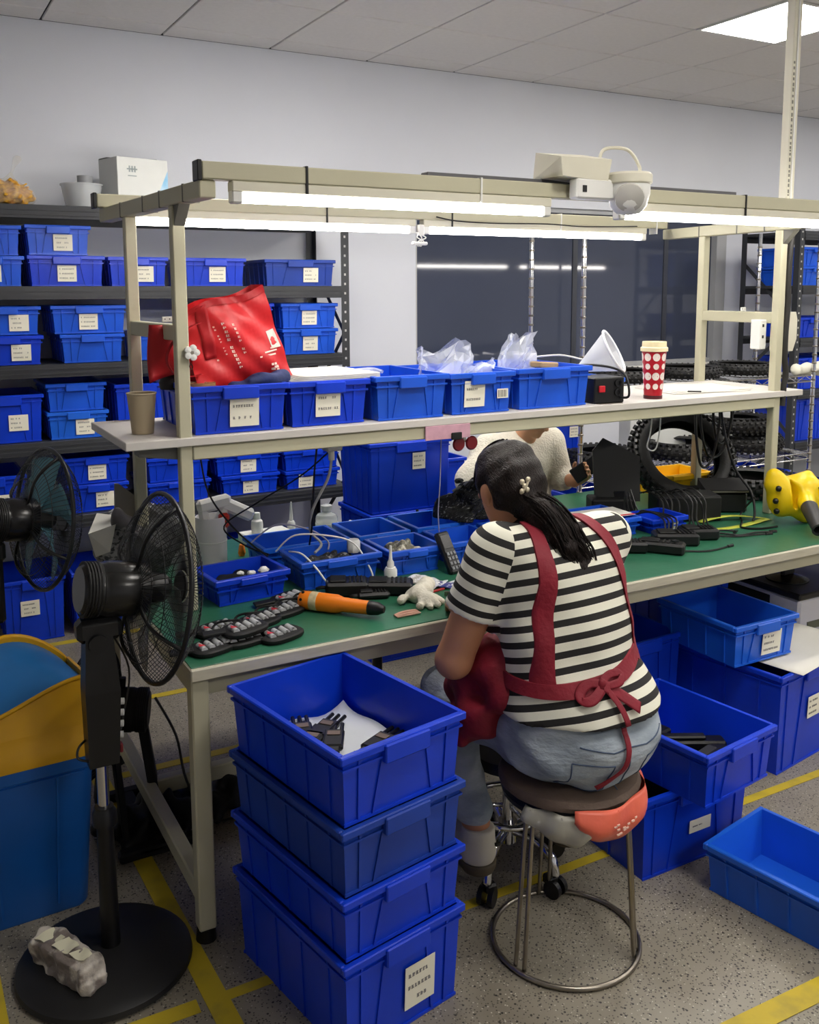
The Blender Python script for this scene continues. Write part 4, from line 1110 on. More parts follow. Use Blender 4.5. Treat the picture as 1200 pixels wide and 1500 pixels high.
MB().tube([((u - .5) * .325, -.136, near_z(u)) for u in [i / 24 for i in range(25)]], .006, 6).build('lid_edge', yel, t, True)
# crumpled white packet on the fan base
PK0 = Vector((.288, 2.235, .03))
t = thing('crumpled_packet', 'torn white and grey foil packet lying on the fan base', 'packet', PK0)
dv = Vector((.105, -.22, 0)).normalized(); nv = Vector((-dv.y, dv.x, 0))
PM = Matrix((dv, nv, Vector((0, 0, 1)))).transposed()
s = SDF((.14, 2.08, .028), (.44, 2.40, .13), .004)
s.rbox(PK0 + Vector((0, 0, .034)), (.095, .030, .026), .006, .01, PM).rbox(PK0 - dv * .095 + Vector((0, 0, .045)), (.022, .026, .010), .004, .012, Matrix((dv, nv, Vector((0, 0, 1)))).transposed() @ Euler((0, .5, .2)).to_matrix())
s.rbox(PK0 + dv * .098 + Vector((0, 0, .022)), (.016, .024, .014), .003, .01, PM).noise(.0034, 120, 4).cut((0, 0, .034), (0, 0, -1))
s.build('wrapper', pm('foil_grey', (128, 118, 112), .4, var=.25, scale=16, col2=(206, 198, 186), thr=(.47, .56), bump=.6, bscale=45), t, PK0, 0)
m = MB()
for k, (o0, w_, l_) in enumerate(((-.062, .026, .030), (-.005, .024, .026), (.050, .020, .024))):
    c = PK0 + dv * o0 + nv * (.004 * (k - 1)) + Vector((0, 0, .069 + .002 * (k % 2)))
    m.sheet(lambda u, v: c + dv * (l_ * (2 * u - 1)) + nv * (w_ * (2 * v - 1) * (1 - .3 * u)) + Vector((0, 0, .004 * math.sin(5 * u + 3 * v + k))), 5, 5, .0012, (0, 0, 1))
m.xf(Matrix.Translation(-PK0)).build('torn_paper', pm('torn_cream', (232, 228, 200), .7, var=.06), t, 30)

# ================================================================== STOOL AND ROLLING BASE
ST = Vector((1.44, 1.772, 0)); VD = Vector((.63, .777, 0)); VR = Vector((.777, -.63, 0))
t = thing('wire_stool', 'round stool on bent steel rods with ring foot under the worker', 'stool', ST)
MB().tube([(.188 * math.cos(a), .188 * math.sin(a), .0075) for a in [2 * PI * i / 48 for i in range(48)]], .0065, 8, closed=True).build('floor_ring', steel, t, True)
for k, a in enumerate((193, 309, 71)):
    for da in (-4.5, 4.5):
        a1 = R_(a + da); a2 = R_(a + da * .9)
        MB().tube([(.180 * math.cos(a1), .180 * math.sin(a1), .012), (.174 * math.cos(a1), .174 * math.sin(a1), .05), (.150 * math.cos(a2), .150 * math.sin(a2), .38), (.13 * math.cos(a2), .13 * math.sin(a2), .408), (.09 * math.cos(a2), .09 * math.sin(a2), .412)], .0058, 8, 4).build('leg_rod', steel, t, True)
MB().lathe([(0, .412), (.150, .412), (.168, .418), (.172, .432), (.165, .446), (0, .448)], 40).build('seat', blackp, t)
MB().lathe([(0, .446), (.166, .446), (.177, .452), (.179, .463), (.171, .475), (.12, .481), (0, .482)], 40).jitter(.0012, 5).build('seat_pad', pm('pad_brown', (98, 82, 72), .75, var=.12, scale=14, bump=.2, bscale=80), t)
coral = pm('coral_plastic', (232, 108, 84), .38, var=.10, scale=10, bump=.3, bscale=18, spec=.5)
def wrap(a0, a1, z1, z0, r0, wav, seed):
    rn = random.Random(seed); p1, p2 = rn.uniform(0, 6), rn.uniform(0, 6)
    def f(u, v):
        a = R_(a0 + (a1 - a0) * u); low = z0(u)
        r = r0 + .006 * math.sin(9 * u + p1) * v + .005 * math.sin(17 * u + p2 + 3 * v) + .010 * math.sin(PI * v)
        r -= .05 * max(0, v - .6)
        return ((r) * math.cos(a), r * math.sin(a), z1 + (low - z1) * v + wav * math.sin(8 * u + p2))
    return f
# angles: camera side of the seat is about 231 degrees, picture right is about 321
MB().sheet(wrap(236, 352, .462, lambda u: .425 - .075 * math.sin(PI * min(1, u * 1.1)) ** .7 * (1.1 - .45 * u), .184, .002, 3), 30, 8, .002, (0, 0, 1)).build('coral_cover', coral, t, True)
MB().sheet(wrap(195, 262, .445, lambda u: .395 - .040 * math.sin(PI * u), .174, .002, 8), 16, 6, .002, (0, 0, 1)).build('clear_wrap', pm('wrap_grey', (186, 184, 172), .35, var=.1, alpha=.8), t, True)
m = MB()
for k in range(12):
    rn = random.Random(k); a = R_(262 + rn.uniform(0, 24)); z = .412 + rn.uniform(-.016, .012); r = .1985
    m.cbox(r * math.cos(a), r * math.sin(a), z, .008, .002, .004, rz=a + PI / 2)
m.build('white_print', pm('print_pale', (244, 206, 190), .6), t, None)
RB = Vector((1.475, 2.085, 0))
t = thing('rolling_stool', 'chrome five-legged rolling stool base under the worker', 'stool', RB)
MB().cyl((0, 0, .10), (0, 0, .16), .028, n=20).build('hub', chrome, t)
MB().cyl((0, 0, .16), (0, 0, .335), .016, n=18).build('gas_column', chrome, t)
MB().lathe([(0, .335), (.08, .335), (.10, .342), (.105, .36), (.10, .375), (0, .38)], 28).build('seat', blackp, t)
MB().tube([(.12 * math.cos(a), .12 * math.sin(a), .205) for a in [2 * PI * i / 32 for i in range(32)]], .0085, 8, closed=True).build('foot_ring', chrome, t, True)
for k in range(3):
    a = 2 * PI * k / 3 + .5; MB().tube([(.015 * math.cos(a), .015 * math.sin(a), .205), (.12 * math.cos(a), .12 * math.sin(a), .205)], .006, 6).build('ring_spoke', chrome, t, True)
for k in range(5):
    a = R_(216 + 72 * k); c, s_ = math.cos(a), math.sin(a)
    MB().tube([(.02 * c, .02 * s_, .135), (.09 * c, .09 * s_, .135), (.15 * c, .15 * s_, .112), (.168 * c, .168 * s_, .06)], .013, 10, 5).build('leg', chrome, t, True)
    cs = MB().box(.150 * c - .018, .150 * c + .018, .150 * s_ - .018, .150 * s_ + .018, .030, .058, .006).build('caster', blackp, t)
    cx, cy = .168 * c, .168 * s_
    for sg in (-1, 1): MB().cyl((cx - s_ * .008 * sg, cy + c * .008 * sg, .0265), (cx - s_ * .022 * sg, cy + c * .022 * sg, .0265), .026, n=18).build('wheel', blackp, cs)

# ================================================================== STACK OF TALL CRATES BEHIND THE BENCH
g4 = 'tall blue crates stacked behind the bench'
crate(2.02, 3.62, .0, .42, .34, .345, 'tall blue crate at the foot of the stack behind the bench', 0, tone=crate_deep, group=g4)
crate(2.02, 3.62, .346, .42, .34, .345, 'tall blue crate with rim just above the bench back edge', 0, tone=crate_deep, group=g4)
crate(2.02, 3.62, .692, .42, .34, .318, 'tall blue crate with small card, topmost behind the bench', 0, tone=crate_deep, card_w=.065, card_h=.075, cx=.04, cz=.225, group=g4)
crate(2.47, 4.15, .0, .36, .40, .40, 'blue crate on the floor behind the seated colleague', 0, tone=crate_deep, group=g4)
crate(2.47, 4.15, .401, .36, .40, .40, 'blue crate stacked behind the seated colleague', 0, tone=crate_deep, group=g4)

# ================================================================== CHROME WIRE RACK
WRX0, WRX1, WRY0, WRY1 = 3.09, 4.86, 3.76, 4.20
t = thing('wire_rack', 'chrome wire shelving unit in front of the dark window', 'rack', (WRX0, WRY0, 0))
wl, wd = WRX1 - WRX0, WRY1 - WRY0
for x in (0, wl):
    for y in (0, wd):
        po = MB().cyl((x, y, .004), (x, y, 2.02), .0125, n=14).build('post', chrome, t)
        m = MB()
        for k in range(38): m.lathe([(.0128, 0), (.0148, .002), (.0148, .008), (.0128, .010)], 12, (x, y, .08 + k * .05))
        m.build('post_rings', steel, po)['kind'] = 'stuff'
for z in (.22, .69, 1.16):
    m = MB()
    for y in (0, wd):
        m.tube([(0, y, z), (wl, y, z)], .0042, 6); m.tube([(0, y, z - .035), (wl, y, z - .035)], .0042, 6)
        n = 24; m.tube([(wl * k / n, y, z if k % 2 else z - .035) for k in range(n + 1)], .0025, 5)
    for x in (0, wl):
        m.tube([(x, 0, z), (x, wd, z)], .0042, 6); m.tube([(x, 0, z - .035), (x, wd, z - .035)], .0042, 6)
    for k in range(1, 60): m.tube([(wl * k / 60, 0, z + .004), (wl * k / 60, wd, z + .004)], .0022, 4)
    for y in (.15, .30): m.tube([(0, y, z), (wl, y, z)], .0032, 5)
    m.build('wire_shelf', chrome, t)
# tyres
def tyre(loc, R0, r0, nrm, label, knob=.016, nk=46, spin=0.0):
    t = thing('knobby_tyre', label, 'tyre', loc, 0, 'knobby tyres')
    u, w, d = frame(nrm)
    # horseshoe section: open towards the centre
    prof = []
    for k in range(15):
        a = R_(-128 + 256 * k / 14); prof.append((R0 - r0 + r0 * math.cos(a), r0 * .98 * math.sin(a)))
    inner = [((R0 - r0) + (r0 - .008) * math.cos(R_(128 - 256 * k / 14)), (r0 - .008) * .98 * math.sin(R_(128 - 256 * k / 14))) for k in range(15)]
    pr = prof + inner + [prof[0]]
    MB().lathe(pr, 56, (0, 0, 0), nrm).build('casing', rubber, t, 50)
    kb = MB()
    for i in range(nk):
        for j, a in enumerate((-62, -34, -8, 20, 48)):
            th = 2 * PI * (i + (.5 if j % 2 else 0)) / nk; a_ = R_(a + 6); 
            rad = u * math.cos(th) + w * math.sin(th); tg = -u * math.sin(th) + w * math.cos(th)
            out = (rad * math.cos(a_) + d * math.sin(a_)).normalized()
            c = rad * (R0 - r0 + r0 * math.cos(a_)) + d * (r0 * .98 * math.sin(a_)) + out * (knob * .35)
            sd = tg.cross(out)
            M = Matrix((tg, sd, out)).transposed().to_4x4(); M.translation = c
            kb.box(-knob * .55, knob * .55, -knob * .45, knob * .45, -knob * .5, knob * .45, .002, M)
    kb.build('tread_blocks', pm('tread_rubber', (30, 30, 31), .35, var=.2), t, None)['kind'] = 'stuff'
    return t
tn = Vector((-.30, -.74, .58)).normalized()
tyre((3.035, 3.00, .945), .232, .046, tn, 'big black knobby tyre leaning on the bench at right')
tyre((3.42, 2.94, TZ0 + .045), .19, .042, (0, 0, 1), 'black knobby tyre lying flat on the bench behind right gantry post', nk=34)
for k, (x, lab) in enumerate(((3.42, 'black knobby tyre lying flat on wire rack, behind black panel'), (4.0, 'black knobby tyre lying flat on wire rack, seen through big tyre'), (4.55, 'black knobby tyre lying flat on wire rack, right of the gantry post'))):
    tyre((x, 3.98, .69 + .006 + .062), .215 if k else .20, .05, (0, 0, 1), lab, nk=34)
tyre((4.50, 4.00, .69 + .006 + .172), .205, .05, (0, 0, 1), 'black knobby tyre stacked upon another on wire rack', nk=34)
for k, (x, lab) in enumerate(((3.55, 'black tyre on the upper wire shelf, leftmost'), (4.03, 'black tyre on the upper wire shelf, middle one'), (4.5, 'black tyre on the upper wire shelf, right of dotted cup'))):
    tyre((x, 3.98, 1.16 + .006 + .040), .20, .034, (0, 0, 1), lab, knob=.010, nk=36)
# boxes and crates on the wire rack
o = MB().box(-.42, .42, -.05, .05, 0, .33, .004).build('white_carton', cw); o.location = (4.15, 4.25, .696); tag(o, 'white carton wall standing on the wire rack behind the big tyre', 'carton')
o.location.y = 4.145
crate(3.24, 4.06, .697, .27, .12, .30, 'blue crate with white card on wire rack beside black panel', 0, tone=crate_deep, card_w=.07, card_h=.06, cx=.06, cz=.2)
crate(3.30, 3.80, .227, .34, .36, .36, 'blue crate on the lowest wire shelf behind the colleague hand', 0, tone=crate_deep)
crate(3.72, 3.80, .227, .34, .36, .36, 'blue crate on the lowest wire shelf behind the big tyre', 0, tone=crate_deep)
crate(4.14, 3.80, .227, .34, .36, .36, 'blue crate on the lowest wire shelf right of big tyre', 0, tone=crate_deep)
crate(4.58, 3.80, .227, .34, .36, .36, 'blue crate on the lowest wire shelf at its right end', 0, tone=crate_deep)
s = SDF((4.64, 3.66, 1.10), (5.20, 3.98, 1.28), .008)
s.cone((4.74, 3.79, 1.195), (5.10, 3.84, 1.19), .032, .036, .02).noise(.009, 50, 2)
o = s.build('white_cloth_roll', pm('cloth_white', (222, 220, 204), .8, var=.05, bump=.3, bscale=30), None); tag(o, 'rolled white cloth on the right end of the wire shelf', 'cloth')
# ================================================================== ON THE BENCH
TZ = BZ + .0026
def at(o, x, y, z=TZ, rz=0): o.location = (x, y, z); o.rotation_euler = (0, 0, rz); return o
g5 = 'small blue parts bins on the bench'
def pbin(x0, x1, y0, y1, H, label, tone=crate_deep, rz=0, z=TZ, **k):
    t = crate((x0 + x1) / 2, y0, z, x1 - x0, y1 - y0, H, label, rz, tone=tone, group=g5, ribs=3, **k); t.name = 'parts_bin'; return t
pbin(.790, 1.035, 2.60, 2.79, .082, 'blue parts bin with white scraps behind the black pads', rz=R_(6))
pbin(1.065, 1.345, 2.605, 2.80, .092, 'blue parts bin of dark connectors behind the black handsets', crate_mid)
pbin(1.03, 1.345, 2.84, 3.05, .085, 'blue parts bin under tangled white wires at back', crate_light)
pbin(1.372, 1.575, 2.60, 2.80, .085, 'blue parts bin with metal scraps behind the keypad remote', crate_mid)
pbin(1.372, 1.575, 2.83, 3.06, .085, 'blue parts bin behind the one with metal scraps', crate_light)
pbin(1.60, 1.80, 2.60, 2.80, .085, 'blue parts bin holding the keypad remote against its front', crate_mid, card_w=.025, card_h=.025, cx=-.03, rows=1)
pbin(1.60, 1.80, 2.83, 3.06, .085, 'blue parts bin left of the black strap pile', crate_light)
pbin(1.825, 2.06, 2.60, 2.80, .085, 'blue parts bin in front of the black strap pile', crate_mid, card_w=.03, card_h=.035, cx=-.03, rows=1)
pbin(1.825, 2.06, 2.83, 3.06, .060, 'blue parts bin beneath the black strap pile', crate_mid)
pbin(2.24, 2.46, 2.62, 2.86, .07, 'blue tray edged with red paper behind the worker shoulder', crate_mid)
pbin(2.475, 2.66, 2.58, 2.74, .06, 'dark blue bin with a square sticker behind the black handsets', crate_deep, card_w=.03, card_h=.03, cx=.03, rows=1)
# red edged paper on the tray
t = thing('striped_sheet', 'white sheet with red stripe lying on the blue tray', 'paper', (2.35, 2.74, TZ + .071), R_(-3))
MB().box(-.11, .11, -.08, .06, 0, .002).build('sheet', paper, t, None)
MB().box(-.11, .11, -.08, -.066, .002, .0028).build('stripe', pm('stripe_red', (200, 40, 52), .5), t, None)
# contents of bins
connm = pm('connector_mix', (40, 40, 42), .5, col2=(150, 150, 150), thr=(.55, .62), scale=60, bump=.6, bscale=90)
s = SDF((1.07, 2.61, TZ), (1.345, 2.80, TZ + .12), .005); s.ell((1.205, 2.705, TZ + .04), (.105, .065, .035)).noise(.010, 120, 1)
o = s.build('connector_pile', connm); tag(o, 'pile of dark small connectors filling a blue bin', 'connectors', kind='stuff')
s = SDF((1.37, 2.60, TZ), (1.58, 2.81, TZ + .12), .005); s.ell((1.475, 2.70, TZ + .045), (.065, .065, .030)).noise(.009, 120, 4)
o = s.build('metal_scraps', pm('scrap_metal', (120, 116, 100), .4, col2=(210, 206, 190), thr=(.5, .6), scale=50, bump=.6, bscale=80)); tag(o, 'pile of small metal scraps filling a blue bin', 'scraps', kind='stuff')
for k, (x, y, r) in enumerate(((.93, 2.675, .012), (.975, 2.69, .014), (.90, 2.69, .010))):
    o = MB().sphere((0, 0, 0), r, 8, 6, (1.3, .9, .8)).jitter(.002, k).build('white_scrap', whitep); at(o, x, y, TZ + .007 + r * .8)
    tag(o, 'small white plastic scrap in the front blue bin, %s' % ('left of centre', 'rightmost', 'furthest left')[k], 'scrap', 'white scraps in the front bin')
    o.location.z = TZ + .066
s = SDF((.80, 2.62, TZ), (1.03, 2.80, TZ + .09), .006); s.ell((.91, 2.70, TZ + .035), (.09, .06, .028)).noise(.006, 90, 8)
o = s.build('dark_scraps', blackm); tag(o, 'dark scraps at the bottom of the front blue bin', 'scraps', kind='stuff')
# black pads with silver cells
padm = pm('pad_black', (15, 15, 16), .6, var=.2, bump=.1)
cellm = pm('cell_silver', (186, 188, 190), .5, col2=(70, 70, 72), thr=(.55, .66), scale=60)
def pad(x, y, rz, label, z=TZ, s=1.0, lid=True):
    t = thing('battery_pad', label, 'battery pad', (x, y, z), rz, 'black pads with silver cells')
    n = 28; a, b = .066 * s, .046 * s
    def ring(f, zz): return ([(math.copysign(abs(math.cos(2 * PI * i / n)) ** .7, math.cos(2 * PI * i / n)) * a * f, math.copysign(abs(math.sin(2 * PI * i / n)) ** .7, math.sin(2 * PI * i / n)) * b * f) for i in range(n)], zz)
    loft([ring(.94, .0005), ring(1, .005), ring(1, .012), ring(.92, .016)]).build('body', padm, t)
    for k in range(4):
        xx = (-.036 + .024 * k) * s; MB().cyl((xx - .005, -.021 * s, .0150), (xx + .005, .019 * s, .0150), .0094 * s, .0088 * s, n=10).build('cell', cellm, t)
    MB().add([(-.048 * s, -.006, .0245), (-.030 * s, -.012, .0245), (-.036 * s, .012, .0245)], [(0, 1, 2)]).build('red_mark', pm('mark_red', (204, 52, 64), .5), t, None)
    m = MB().bar((-.052 * s, .012, .014), (-.105 * s, .042, .010), .032, .008, .002); m.build('lead_strip', padm, t, None)
    return t
pad(.688, 2.292, R_(20), 'black pad with silver cells nearest the bench corner')
pad(.775, 2.305, R_(12), 'lower black pad of the stacked pair near the bench edge')
pad(.782, 2.318, R_(20), 'upper black pad of the stacked pair near the bench edge', z=TZ + .0235)
pad(.872, 2.290, R_(20), 'black pad with silver cells right of the stacked pair')
pad(.738, 2.412, R_(20), 'black pad with silver cells furthest left behind the stack')
pad(.860, 2.420, R_(20), 'black pad with silver cells in the middle behind the stack')
pad(.950, 2.465, R_(20), 'black pad with red mark just left of orange tool end')
pad(1.005, 2.555, R_(25), 'black pad half hidden behind the orange tool end')
rn = random.Random(8)
for k in range(5):
    x, y = .70 + .07 * k, 2.37 + .03 * k
    o = MB().tube([(x, y, TZ + .004), (x + .03, y + .03, TZ + .028), (x + .07, y + .015, TZ + .036), (x + .10, y + .04, TZ + .022), (x + .13, y + .03, TZ + .004)], .0035, 6, 6).build('pad_lead', padm)
    tag(o, ['black lead curling over the leftmost pads', 'black lead looping behind the stacked pads', 'black lead curling over the middle pads', 'black lead between the middle pads and the orange tool', 'black lead curling against the orange tool end'][k], 'cable', 'black leads among the pads')
# orange cylinder tool
P0_, P1_ = Vector((1.010, 2.478, 0)), Vector((1.195, 2.262, 0)); dv = (P1_ - P0_).normalized()
t = thing('orange_tool', 'orange cylindrical hand tool with black tip on the green mat', 'tool', (P0_.x, P0_.y, TZ + .0275))
og = pm('tool_orange', (238, 128, 24), .38, var=.05)
MB().lathe([(0, 0), (.022, 0), (.026, .006), (.027, .02), (.027, .115), (.021, .135), (.0195, .215), (.0, .215)], 28, axis=dv).build('handle', og, t)
MB().lathe([(.0272, .035), (.0276, .036), (.0276, .058), (.0272, .059)], 28, axis=dv).build('label_band', pm('band_pale', (206, 190, 150), .5, var=.2, scale=60), t)
MB().lathe([(.0, .215), (.0200, .215), (.0205, .222), (.018, .245), (.010, .262), (0, .264)], 24, axis=dv).build('tip', blackp, t)
u_, w_, _ = frame(dv)
for k in range(4): MB().cyl(dv * .012 + (u_ * math.cos(k * .9 + 1) + w_ * math.sin(k * .9 + 1)) * .0255, dv * .012 + (u_ * math.cos(k * .9 + 1) + w_ * math.sin(k * .9 + 1)) * .0285, .0045, n=10).build('vent_hole', blackp, t)
# wire stubs beyond the tip
t = thing('wire_bundle', 'short bundle of pinkish bare wires beside the orange tool tip', 'wires', (1.245, 2.275, TZ))
for k in range(5): MB().tube([(-.03, .012 * (k - 2) * .4, .003), (.0, .008 * (k - 2), .006 + .002 * (k % 2)), (.045, .007 * (k - 2) + .004, .004)], .0025, 6, 4).build('wire', pm('wire_pink', (206, 160, 140), .5), t)
# black handsets
def handset(x, y, rz, label, L=.15, w=.06, h=.035, z=TZ, ant=True):
    t = thing('handset', label, 'handset', (x, y, z), rz, 'black handsets on the bench')
    MB().box(-L / 2, L / 2, -w / 2, w / 2, .0005, h, .008).build('case', blackp, t)
    MB().box(-L * .40, -L * .02, -w * .36, w * .36, h, h + .006, .003).build('front_panel', blackm, t)
    for k in range(4): MB().box(L * (.05 + .09 * k), L * (.10 + .09 * k), -w * .34, w * .34, h, h + .004, .0015).build('grip_rib', blackm, t)
    if ant: MB().tube([(-L * .5, -w * .2, h * .6), (-L * .62, -w * .22, h * .6), (-L * .70, -w * .1, h * .45)], .006, 8, 4).build('cable_stub', blackp, t)
    return t
handset(1.185, 2.535, R_(-25), 'black handset lying behind the orange tool, left one', .13, .085, .045)
handset(1.300, 2.480, R_(-30), 'black ribbed handset between orange tool and white glove', .15, .075, .04)
handset(1.235, 2.455, R_(-20), 'black clip end lying in front of the two handsets', .10, .035, .022)
# keypad remote leaning on a bin
t = thing('keypad_remote', 'black remote with square keys leaning against a blue bin', 'remote', (1.585, 2.545, TZ)); t.rotation_euler = (R_(58), 0, R_(12))
MB().box(-.027, .027, .0, .145, -.012, .012, .006).build('case', blackp, t)
MB().box(-.020, .020, .085, .132, .012, .0135, .001).build('screen', blacks, t)
for r in range(4):
    for c in range(3): MB().box(-.020 + .0145 * c, -.0095 + .0145 * c, .012 + .0165 * r, .023 + .0165 * r, .012, .0155, .001).build('key', pm('key_grey', (120, 122, 126), .5), t)
# white glove, built as a limp hand with five fingers
s = SDF((1.22, 2.24, TZ - .005), (1.48, 2.50, TZ + .07), .0035)
zc = TZ + .017
s.cone((1.395, 2.425, zc), (1.335, 2.36, zc), .026, .028, .02)
s.cone((1.42, 2.45, zc), (1.40, 2.43, zc), .023, .022, .015)
for fx, fy, rr in ((1.384, 2.302, .0105), (1.360, 2.284, .011), (1.334, 2.282, .0105), (1.309, 2.298, .0095)):
    s.cone((1.345 + (fx - 1.34) * .35, 2.335, zc), (fx, fy, zc - .008), .014, rr, .009)
s.cone((1.325, 2.385, zc), (1.277, 2.362, zc - .004), .013, .010, .010).noise(.003, 120, 2).cut((0, 0, TZ), (0, 0, -1))
o = s.build('work_glove', pm('glove_white', (226, 222, 206), .85, var=.05, bump=.4, bscale=120)); tag(o, 'limp white work glove lying on the green mat', 'glove')
# foil packets and bits
for k, (x, y, rz, c, lab) in enumerate(((1.455, 2.475, .5, (206, 208, 214), 'silver foil packet in front of the keypad remote'), (1.50, 2.44, -.3, (70, 74, 140), 'blue and white foil packet in front of the keypad remote'), (1.43, 2.545, .2, (190, 186, 176), 'grey crumpled sachet against the blue bin front'), (1.66, 2.47, .8, (226, 226, 232), 'white and blue sachet beside the worker sleeve'))):
    o = MB().sheet(lambda u, v: ((u - .5) * .085, (v - .5) * .06, .007 + .004 * math.sin(u * 8 + k) * math.cos(v * 7)), 7, 6, .003, (0, 0, 1)).build('foil_packet', pm('foil_%d' % k, c, .3, var=.3, scale=40, col2=(236, 236, 238), thr=(.5, .55)), None, 30)
    at(o, x, y, TZ + .001, rz); tag(o, lab, 'packet', 'foil packets on the bench')
for k in range(6):
    rn = random.Random(k + 30); o = MB().cyl((0, 0, 0), (0, 0, .012), .007, n=10).build('metal_ferrule', steel); at(o, 1.44 + .02 * k + rn.uniform(-.01, .01), 2.385 + rn.uniform(-.03, .02), TZ + .0005)
    tag(o, ['small steel ferrule closest to the white glove fingers', 'small steel ferrule next to the one closest to the glove', 'third small steel ferrule counted from the white glove', 'fourth small steel ferrule counted from the white glove', 'fifth small steel ferrule, second nearest the striped sleeve', 'small steel ferrule nearest the striped sleeve'][k], 'ferrule', 'steel ferrules on the mat')
o = MB().box(-.035, .035, -.004, .004, 0, .006, .001).build('red_pencil', pm('pencil_red', (170, 40, 40), .4)); at(o, 1.43, 2.415, TZ + .0005, .2); tag(o, 'short red stick lying beside the white glove', 'stick')
# bottles
def bottle(x, y, z, label, prof, mat, cap, name='bottle', group=None):
    t = thing(name, label, 'bottle', (x, y, z), 0, group)
    MB().lathe(prof, 26).build('body', mat, t); MB().lathe(cap[0], 20).build('cap', cap[1], t); return t
clr = pm('bottle_clear', (208, 214, 214), .12, alpha=.45, var=.02, spec=.7)
t = bottle(1.415, 3.20, TZ, 'clear round bottle with white label band at the bench back', [(0, .001), (.040, .001), (.042, .006), (.042, .072), (.036, .084), (.017, .092), (.017, .102), (0, .102)], clr, ([(0, .100), (.020, .100), (.021, .106), (.021, .118), (.016, .121), (0, .121)], pm('cap_clear', (216, 218, 216), .2, alpha=.7)))
MB().lathe([(.0424, .012), (.0428, .013), (.0428, .052), (.0424, .053)], 26).build('label_band', pm('band_white', (216, 218, 210), .5), t)
MB().lathe([(0, .005), (.039, .005), (.039, .030), (0, .030)], 24).build('liquid', pm('liquid_pale', (198, 204, 200), .1, alpha=.6), t)
bottle(1.355, 2.570, TZ, 'white dropper bottle with long thin nozzle before the bins', [(0, .001), (.020, .001), (.021, .005), (.021, .040), (.016, .050), (0, .050)], whitep, ([(0, .049), (.012, .049), (.011, .066), (.006, .074), (.0035, .12), (0, .12)], whitep), group=None)
bottle(1.30, 3.27, TZ, 'tall thin white nozzle bottle left of the clear bottle', [(0, .001), (.014, .001), (.015, .05), (.010, .058), (0, .058)], whitep, ([(0, .057), (.007, .057), (.003, .13), (0, .13)], whitep))
t = bottle(1.155, 3.245, TZ + .036, 'white squeeze bottle standing on the white carton', [(0, .001), (.021, .001), (.022, .03), (.020, .045), (.012, .052), (0, .052)], whitep, ([(0, .051), (.013, .051), (.012, .075), (0, .077)], whitep))
t = thing('flat_carton', 'flat white carton holding the squeeze bottle', 'carton', (1.19, 3.25, TZ), R_(4)); MB().box(-.09, .09, -.05, .05, 0, .035, .003).build('body', cw, t); MB().box(-.03, .05, -.0515, -.05, .01, .025).build('print', ink, t, None)
o = MB().lathe([(0, 0), (.020, 0), (.022, .008), (.022, .036), (.018, .042), (0, .042)], 8).build('faceted_lid', whitep); at(o, 1.30, 2.725, TZ + .070, .2); tag(o, 'white faceted cap lying in the connector bin', 'cap')
o = MB().lathe([(0, 0), (.010, 0), (.014, .010), (.012, .022), (.008, .040), (0, .044)], 10).build('orange_piece', og); at(o, 1.045, 3.10, TZ, .2); tag(o, 'orange plastic piece behind the left blue bin', 'plastic piece')
# white container with two white guns
t = thing('white_tube_bin', 'white round container holding white dispenser guns at bench left', 'container', (.925, 3.06, TZ))
MB().lathe([(0, .001), (.052, .001), (.052, .165), (.048, .165), (.048, .006), (0, .006)], 36).build('wall', pm('pvc_white', (226, 224, 224), .35, var=.02), t)
MB().lathe([(.0525, .078), (.0535, .079), (.0535, .082), (.0525, .083)], 36).build('seam', whitep, t)
def gun(x, y, z, tilt, rz, label):
    t = thing('dispenser_gun', label, 'dispenser', (x, y, z), 0, 'white dispenser guns'); t.rotation_euler = (0, tilt, rz)
    MB().box(-.015, .015, -.017, .017, -.11, .07, .008).build('grip', whitep, t)
    MB().box(-.017, .10, -.019, .019, .045, .09, .010).build('barrel', whitep, t)
    MB().box(-.008, .008, -.0185, -.017, -.0, .025, .001).build('badge', blackp, t, None)
    return t
gun(.905, 3.055, TZ + .135, R_(-8), 0, 'white dispenser gun standing upright in white container')
gun(.950, 3.062, TZ + .140, R_(28), R_(-10), 'white dispenser gun tilted right in white container')
o = MB().cbox(0, 0, 0, .035, .03, .05, .008).build('red_block', pm('red_plastic', (204, 52, 36), .4)); at(o, .965, 3.04, TZ + .155); tag(o, 'red plastic block among guns in white container', 'plastic piece')
o.location.z = TZ + .150
for k, (x, y, rz, L, lab) in enumerate(((.885, 2.88, .9, .12, 'pale yellow strip leaning over the front blue bin'), (.96, 2.86, .1, .13, 'flat white strip lying behind the front blue bin'))):
    o = MB().box(-L / 2, L / 2, -.016, .016, 0, .004, .001).build('pale_strip', pm('strip_pale', (222, 216, 176), .6)); at(o, x, y, TZ + .0005 + .05 * 0, rz); tag(o, lab, 'strip')
